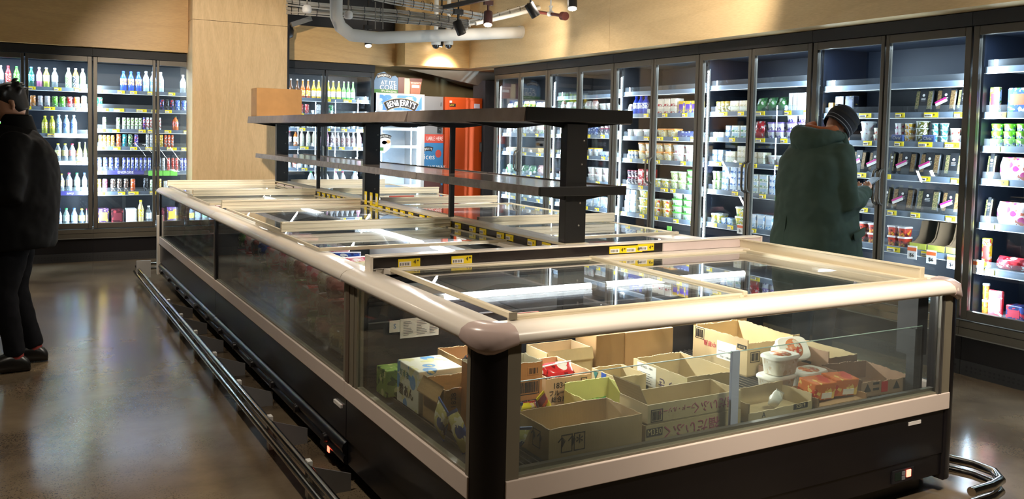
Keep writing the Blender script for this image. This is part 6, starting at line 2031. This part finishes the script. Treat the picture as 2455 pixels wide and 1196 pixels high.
def hand_into(mb, wrist, pdir, palm_n, side, curl, mt):
    """palm, four unequal bent fingers and a thumb leaving the side of the palm"""
    f = Vector(pdir).normalized()
    n = Vector(palm_n)
    n = (n - f * n.dot(f)).normalized()
    a = f.cross(n) * side          # towards the thumb
    wv = Vector(wrist)
    pal = []
    for d_, hw_, hh_ in ((0.0, 0.026, 0.019), (0.03, 0.036, 0.017), (0.07, 0.041, 0.015), (0.095, 0.038, 0.012)):
        pal.append([wv + f * d_ + a * hw_ * math.cos(q) + n * hh_ * math.sin(q) for q in (2 * PI * k / 16 for k in range(16))])
    mb.rings(pal, mt)
    for k, (o_, ln) in enumerate(((0.029, 0.074), (0.010, 0.084), (-0.010, 0.078), (-0.028, 0.060))):
        p = wv + f * 0.088 + a * o_
        pts, d_, ang = [p], f.copy(), 0.0
        for j, fr in enumerate((0.42, 0.32, 0.26)):
            ang += curl * (0.8 + 0.15 * k) * (0.6 if j == 0 else 1.0)
            d_ = (f * math.cos(ang) + n * math.sin(ang)).normalized()
            p = p + d_ * ln * fr
            pts.append(p)
        mb.tube(pts, [0.0095, 0.009, 0.0082, 0.0068], mt, 10)
    p = wv + f * 0.028 + a * 0.030
    mb.tube([p, p + (f * 0.55 + a * 0.75).normalized() * 0.036, p + (f * 0.55 + a * 0.75).normalized() * 0.036 + (f * 0.9 + n * 0.4 + a * 0.1).normalized() * 0.03,
             p + (f * 0.55 + a * 0.75).normalized() * 0.036 + (f * 0.8 + n * 0.6).normalized() * 0.052], [0.014, 0.0115, 0.0098, 0.0075], mt, 10)


def person(label, loc, rot, J, cloth):
    """figure facing +X in its own axes; J = joints"""
    t = thing('person', label, 'person', (0, 0, 0))
    b = MB()
    H = Vector(J['head'])
    M = head_into(b, H, J['tilt'], M_SKIN, J.get('yaw', 0))
    nb = Vector(J['neck'])
    b.tube([nb, nb.lerp(H, 0.5), H - Vector((0.02, 0, 0.03))], [0.062, 0.056, 0.058], M_SKIN, 16)
    tor = J['torso']
    b.rings([ell(x, 0, z, ax * 0.82, ay * 0.84, 24) for x, z, ax, ay in tor], M_SKIN)
    for s_, sd in ((-1, 'r'), (1, 'l')):
        sh, el, wr = (Vector(J[sd + k]) for k in ('sh', 'el', 'wr'))
        b.tube([Vector((sh.x, sh.y * 0.5, sh.z)), sh, sh.lerp(el, 0.5), el, el.lerp(wr, 0.4), wr], [0.06, 0.056, 0.048, 0.042, 0.040, 0.027], M_SKIN, 14)
        hd = Vector(J[sd + 'hd'])
        hand_into(b, wr + (hd - wr).normalized() * 0.005, hd - wr, J[sd + 'pn'], J[sd + 'side'], J['curl'], M_SKIN)
        hp, kn, an, to = (Vector(J[sd + k]) for k in ('hp', 'kn', 'an', 'to'))
        b.tube([hp + Vector((0, 0, 0.06)), hp.lerp(kn, 0.4), kn, kn.lerp(an, 0.35), an], [0.085, 0.075, 0.055, 0.052, 0.036], M_SKIN, 14)
        b.tube([an, an.lerp(to, 0.5) + Vector((0, 0, 0.005)), to], [0.036, 0.038, 0.026], M_SKIN, 12)
    o = b.build('body', t)
    remesh(o, 0.0055, 4)
    o.data.materials.clear()
    o.data.materials.append(M_SKIN)
    # eyes
    e = MB()
    for s_ in (-1, 1):
        p = M @ Vector((0.083, s_ * 0.031, 0.012))
        e.lathe([(0.0, -0.011), (0.008, -0.008), (0.011, 0), (0.008, 0.008), (0.0, 0.011)], M_INK if cloth.get('closed') else M_TAGW, 12, p)
    e.build('eyes', t)
    # coat
    c = MB()
    mt = cloth['coat_mat']
    c.rings([ell(x + 0.0, 0, z, ax, ay, 40, 0, 0.86) for x, z, ax, ay in cloth['coat']], mt)
    for sd in 'rl':
        sh, el, wr = (Vector(J[sd + k]) for k in ('sh', 'el', 'wr'))
        k = cloth.get('sleeve', 1.0)
        c.tube([Vector((sh.x, sh.y * 0.45, sh.z - 0.01)), sh, sh.lerp(el, 0.3), sh.lerp(el, 0.7), el + (el - wr).normalized() * 0.01, el.lerp(wr, 0.3), el.lerp(wr, 0.7), wr.lerp(el, 0.03)],
               [0.085 * k, 0.088 * k, 0.083 * k, 0.076 * k, 0.074 * k, 0.071 * k, 0.060 * k, 0.054 * k], mt, 20)
    co = c.build('coat', t)
    remesh(co, 0.011, 8, cloth.get('folds', 0.02), cloth.get('fscale', 0.09))
    # trousers
    c = MB()
    c.rings([ell(0, 0, z, ax, ay, 24) for z, ax, ay in ((0.84, 0.13, 0.165), (0.92, 0.13, 0.17), (1.0, 0.12, 0.16))], cloth['leg_mat'])
    for sd in 'rl':
        hp, kn, an = (Vector(J[sd + k]) for k in ('hp', 'kn', 'an'))
        c.tube([hp + Vector((0, 0, 0.04)), hp.lerp(kn, 0.45), kn, kn.lerp(an, 0.5), an + Vector((0, 0, 0.015))], [0.105, 0.095, 0.076, 0.066, 0.060], cloth['leg_mat'], 18)
    remesh(c.build('trousers', t), 0.011, 5, 0.014, 0.06)
    for sd in 'rl':
        an, to = Vector(J[sd + 'an']), Vector(J[sd + 'to'])
        fd = Vector((to.x - an.x, to.y - an.y, 0)).normalized()
        s_ = Vector((-fd.y, fd.x, 0))
        rs = []
        for d_, hw_, hz in ((-0.08, 0.030, 0.05), (-0.066, 0.044, 0.09), (0.0, 0.052, 0.13), (0.06, 0.052, 0.122), (0.12, 0.052, 0.098), (0.175, 0.045, 0.07), (0.205, 0.024, 0.035)):
            ctr = Vector((an.x, an.y, an.z - 0.088)) + fd * d_
            rs.append([ctr + s_ * hw_ * math.copysign(abs(math.cos(q)) ** 0.7, math.cos(q)) + Vector((0, 0, max(0, hz / 2 + hz / 2 * math.sin(q)))) for q in (2 * PI * k / 18 for k in range(18))])
        MB().rings(rs, cloth['shoe_mat']).build('shoe', t, 0, 2, 1)
    for sd in 'rl':
        an = Vector(J[sd + 'an'])
        MB().tube([an - Vector((0, 0, 0.01)), an + Vector((0, 0, 0.06))], 0.047, cloth['sock'], 14).build('sock', t)
    for fn in cloth['extras']:
        fn(t, M, J)
    t.location = loc
    t.rotation_euler = (0, 0, rot)
    return t


M_PARKA = mat('parka_green', '#2c3b31', 0.8, 0, 0.10, 22, 0, 0, 0.25)
M_KNIT = mat('beanie_knit', '#07080e', 0.95, 0, 0.15, 60)


def beanie(t, M, J):
    b = MB()
    prof = [(-0.034, 0.103, 0.096), (-0.01, 0.108, 0.099), (0.02, 0.112, 0.098), (0.05, 0.113, 0.095), (0.085, 0.106, 0.088), (0.115, 0.085, 0.07), (0.135, 0.055, 0.045), (0.145, 0.02, 0.018)]
    mg, mo = mat('knit_grey', '#6c6e72', 0.9), mat('knit_olive', '#12110e', 0.9)
    rs = [ell(-0.008, 0, z, ax, ay, 28, 0, 1.0, -0.012 if z < 0.03 else 0.0) for z, ax, ay in prof]
    for i in range(len(rs) - 1):
        b.rings([rs[i], rs[i + 1]], M_KNIT, True, False, i == len(rs) - 2)
    for z, ax, ay, mt, hh in ((-0.022, 0.107, 0.0995, mg, 0.006), (0.004, 0.1115, 0.1, mg, 0.004), (0.045, 0.115, 0.097, mo, 0.016), (0.09, 0.1075, 0.0895, mo, 0.010)):
        b.rings([ell(-0.008, 0, z, ax, ay, 28, 0, 1.0, -0.012 if z < 0.03 else 0.0), ell(-0.008, 0, z + hh, ax, ay, 28, 0, 1.0, -0.012 if z < 0.03 else 0.0)], mt, True, False, False)
    b.v = [tuple(M @ Vector(p)) for p in b.v]
    b.build('beanie', t)


def hood(t, M, J):
    n = Vector(J['neck'])
    b = MB()
    pts, rad = [], []
    for k in range(15):
        a = math.radians(70 + 220 * k / 14)
        pts.append((n.x - 0.035 + 0.125 * math.cos(a), 0.135 * math.sin(a), n.z + 0.045 - 0.055 * max(0, -math.cos(a)) ** 2 + 0.03 * max(0, math.cos(a))))
        rad.append(0.038 + 0.05 * max(0, -math.cos(a)) ** 1.2)
    b.tube(pts, rad, M_PARKA, 18)
    b.rings([ell(n.x - 0.13, 0, n.z + 0.03, 0.06, 0.13, 24), ell(n.x - 0.155, 0, n.z - 0.05, 0.075, 0.14, 24), ell(n.x - 0.145, 0, n.z - 0.12, 0.05, 0.10, 24), ell(n.x - 0.12, 0, n.z - 0.16, 0.02, 0.05, 24)], M_PARKA)
    b.tube([(n.x + 0.09, 0.10, n.z - 0.16), (n.x + 0.10, 0.09, n.z - 0.02), (n.x + 0.085, 0.075, n.z + 0.07)], [0.03, 0.035, 0.022], M_PARKA, 14)
    b.tube([(n.x + 0.09, -0.10, n.z - 0.16), (n.x + 0.10, -0.09, n.z - 0.02), (n.x + 0.085, -0.075, n.z + 0.07)], [0.03, 0.035, 0.022], M_PARKA, 14)
    b.v = [(x, y, z + (0.24 * y if y < 0 else 0.05 * y) - (0.10 * max(0, x - n.x) if y < 0 else 0)) for x, y, z in b.v]
    remesh(b.build('hood', t), 0.009, 5, 0.012, 0.05)
    l = MB()
    pts = []
    for k in range(13):
        a = math.radians(80 + 200 * k / 12)
        pts.append((n.x - 0.015 + 0.095 * math.cos(a), 0.10 * math.sin(a), n.z + 0.085 + 0.02 * math.cos(a)))
    l.tube(pts, 0.024, mat('lining_rust', '#8a4a1c', 0.85), 10)
    l.v = [(x, y, z + (0.26 * y if y < 0 else 0.05 * y)) for x, y, z in l.v]
    l.build('hood_lining', t)


def parka_bits(t, M, J):
    b = MB()
    rr = [(-0.0, 0.80, 0.265, 0.30)]
    p = MB().rings([ell(0.0, 0, 0, 0.07, 0.008, 20), ell(0.0, 0, 0.05, 0.075, 0.010, 20)], M_PARKA)
    Mx = Matrix.Translation((0.10, -0.292, 0.93)) @ Matrix.Rotation(0.25, 4, 'Z') @ Matrix.Rotation(-0.25, 4, 'Y')
    p.v = [tuple(Mx @ Vector(q)) for q in p.v]
    p.build('pocket_flap', t)
    MB().tube([(-0.262, 0.03, 0.72), (-0.250, 0.02, 1.0), (-0.228, 0.01, 1.25), (-0.205, 0.0, 1.38)], 0.005, M_PARKA, 6).build('back_seam', t)


def phone(t, M, J):
    c = (Vector(J['rhd']) + Vector(J['lhd'])) / 2 + Vector((0.05, -0.01, 0.035))
    b = MB().box(c.x - 0.07, c.y - 0.037, c.z - 0.004, c.x + 0.07, c.y + 0.037, c.z + 0.004, M_BLACK, Matrix.Rotation(math.radians(-28), 3, 'Y'))
    b.build('phone', t, 0.003)


JR = {'head': (0.18, 0, 1.662), 'tilt': 0.72, 'yaw': -0.15, 'neck': (0.05, 0, 1.575), 'curl': 0.45,
      'torso': [(0, 0.88, 0.13, 0.18), (0, 0.98, 0.14, 0.19), (0, 1.10, 0.13, 0.175), (0.0, 1.25, 0.14, 0.19), (0.01, 1.42, 0.14, 0.21), (0.02, 1.50, 0.11, 0.17), (0.04, 1.57, 0.07, 0.08)],
      'rsh': (0.01, -0.205, 1.465), 'rel': (0.005, -0.275, 1.155), 'rwr': (0.30, -0.135, 1.215), 'rhd': (0.42, -0.055, 1.245), 'rpn': (-0.1, 0.6, 0.75), 'rside': -1,
      'lsh': (0.01, 0.205, 1.465), 'lel': (0.05, 0.27, 1.155), 'lwr': (0.30, 0.10, 1.205), 'lhd': (0.42, 0.03, 1.24), 'lpn': (-0.1, -0.6, 0.75), 'lside': 1,
      'rhp': (0, -0.09, 0.9), 'rkn': (0.02, -0.105, 0.50), 'ran': (-0.02, -0.11, 0.09), 'rto': (0.13, -0.13, 0.035),
      'lhp': (0, 0.09, 0.9), 'lkn': (0.03, 0.105, 0.50), 'lan': (0.0, 0.11, 0.09), 'lto': (0.15, 0.13, 0.035)}
person('person in a green parka and striped beanie looking down before the right coolers', (4.72, 4.12, 0.0), math.radians(-4), JR,
       {'coat_mat': M_PARKA, 'leg_mat': mat('trouser_black', '#17171a', 0.8), 'sock': mat('sock_black', '#121212', 0.9), 'shoe_mat': mat('shoe_black', '#141312', 0.4), 'folds': 0.034, 'fscale': 0.13,
        'coat': [(0.015, 0.62, 0.30, 0.315), (0.01, 0.72, 0.285, 0.31), (0.0, 0.88, 0.262, 0.298), (-0.005, 1.02, 0.245, 0.285), (-0.012, 1.17, 0.228, 0.272), (-0.022, 1.32, 0.215, 0.262), (-0.022, 1.43, 0.195, 0.25), (-0.005, 1.50, 0.16, 0.215), (0.015, 1.555, 0.125, 0.15), (0.035, 1.60, 0.09, 0.095)],
        'extras': [beanie, hood, parka_bits, phone]})

M_PUFF = mat('jacket_black', '#060607', 0.8, 0, 0.12, 20, 0, 0, 0.2)


def hair(t, M, J):
    b = MB()
    prof = [(-0.06, -0.05, 0.045, 0.068), (-0.02, -0.035, 0.066, 0.080), (0.03, -0.022, 0.088, 0.088), (0.065, -0.012, 0.104, 0.090), (0.10, -0.01, 0.096, 0.082), (0.125, -0.01, 0.07, 0.06), (0.138, -0.01, 0.03, 0.026)]
    b.rings([ell(cx, 0, z, ax, ay, 24) for z, cx, ax, ay in prof], mat('hair_black', '#121012', 0.55))
    for k in range(26):
        a = R.uniform(-2.6, 2.6)
        z = R.uniform(0.04, 0.12)
        r_ = 0.1 * math.sqrt(max(0.05, 1 - (z / 0.15) ** 2))
        p = Vector((-0.012 - r_ * math.cos(a) * 0.95, r_ * 0.85 * math.sin(a), z))
        b.tube([p, p + Vector((p.x * 0.25, p.y * 0.25, 0.02)), p + Vector((p.x * 0.4 - 0.012, p.y * 0.35, 0.018))], [0.018, 0.013, 0.004], MATS['hair_black'], 7)
    b.v = [tuple(M @ Vector(p)) for p in b.v]
    remesh(b.build('hair', t), 0.007, 3)


def collar(t, M, J):
    n = Vector(J['neck'])
    b = MB().rings([ell(n.x, 0, n.z - 0.06, 0.115, 0.125, 26), ell(n.x + 0.008, 0, n.z, 0.095, 0.10, 26), ell(n.x + 0.022, 0, n.z + 0.085, 0.09, 0.092, 26), ell(n.x + 0.022, 0, n.z + 0.088, 0.076, 0.078, 26), ell(n.x + 0.008, 0, n.z, 0.07, 0.074, 26)], M_PUFF, True, False, False)
    b.build('collar', t, 0, 2, 1)


JL = {'head': (0.05, 0, 1.672), 'tilt': 0.40, 'neck': (-0.005, 0, 1.53), 'curl': 0.5,
      'torso': [(0, 0.88, 0.13, 0.18), (0, 0.98, 0.14, 0.19), (0, 1.10, 0.13, 0.175), (0.0, 1.25, 0.14, 0.19), (0.01, 1.38, 0.14, 0.21), (0.03, 1.47, 0.11, 0.17), (0.05, 1.53, 0.07, 0.08)],
      'rsh': (0.03, -0.205, 1.425), 'rel': (0.06, -0.27, 1.14), 'rwr': (0.31, -0.15, 1.17), 'rhd': (0.42, -0.09, 1.20), 'rpn': (-0.1, 0.6, 0.75), 'rside': -1,
      'lsh': (0.03, 0.205, 1.425), 'lel': (0.05, 0.28, 1.14), 'lwr': (0.31, 0.16, 1.16), 'lhd': (0.42, 0.09, 1.19), 'lpn': (-0.1, -0.6, 0.75), 'lside': 1,
      'rhp': (0, -0.09, 0.9), 'rkn': (0.03, -0.10, 0.5), 'ran': (-0.075, -0.11, 0.09), 'rto': (0.08, -0.12, 0.035),
      'lhp': (0.02, 0.09, 0.9), 'lkn': (0.09, 0.10, 0.50), 'lan': (0.03, 0.11, 0.09), 'lto': (0.19, 0.12, 0.035)}
person('person in a black puffer jacket and dark jeans walking at the left edge', (0.02, 6.34, 0.0), math.radians(180), JL,
       {'coat_mat': M_PUFF, 'leg_mat': mat('jeans_navy', '#0c0d13', 0.85, 0, 0.1, 20, 0, 0, 0.2), 'sock': mat('sock_red', '#8a3430', 0.9, 0, 0.4, 60), 'shoe_mat': mat('shoe_leather', '#121110', 0.3), 'folds': 0.028, 'fscale': 0.12, 'sleeve': 1.12,
        'coat': [(0.0, 0.78, 0.205, 0.25), (0.0, 0.82, 0.215, 0.26), (0.0, 0.95, 0.222, 0.268), (-0.005, 1.10, 0.222, 0.268), (-0.01, 1.25, 0.218, 0.265), (-0.01, 1.37, 0.2, 0.25), (0.005, 1.45, 0.16, 0.21), (0.025, 1.505, 0.12, 0.15), (0.05, 1.55, 0.09, 0.10)],
        'extras': [hair, collar]})

for o in bpy.data.objects:
    if 'size' in o:
        del o['size']
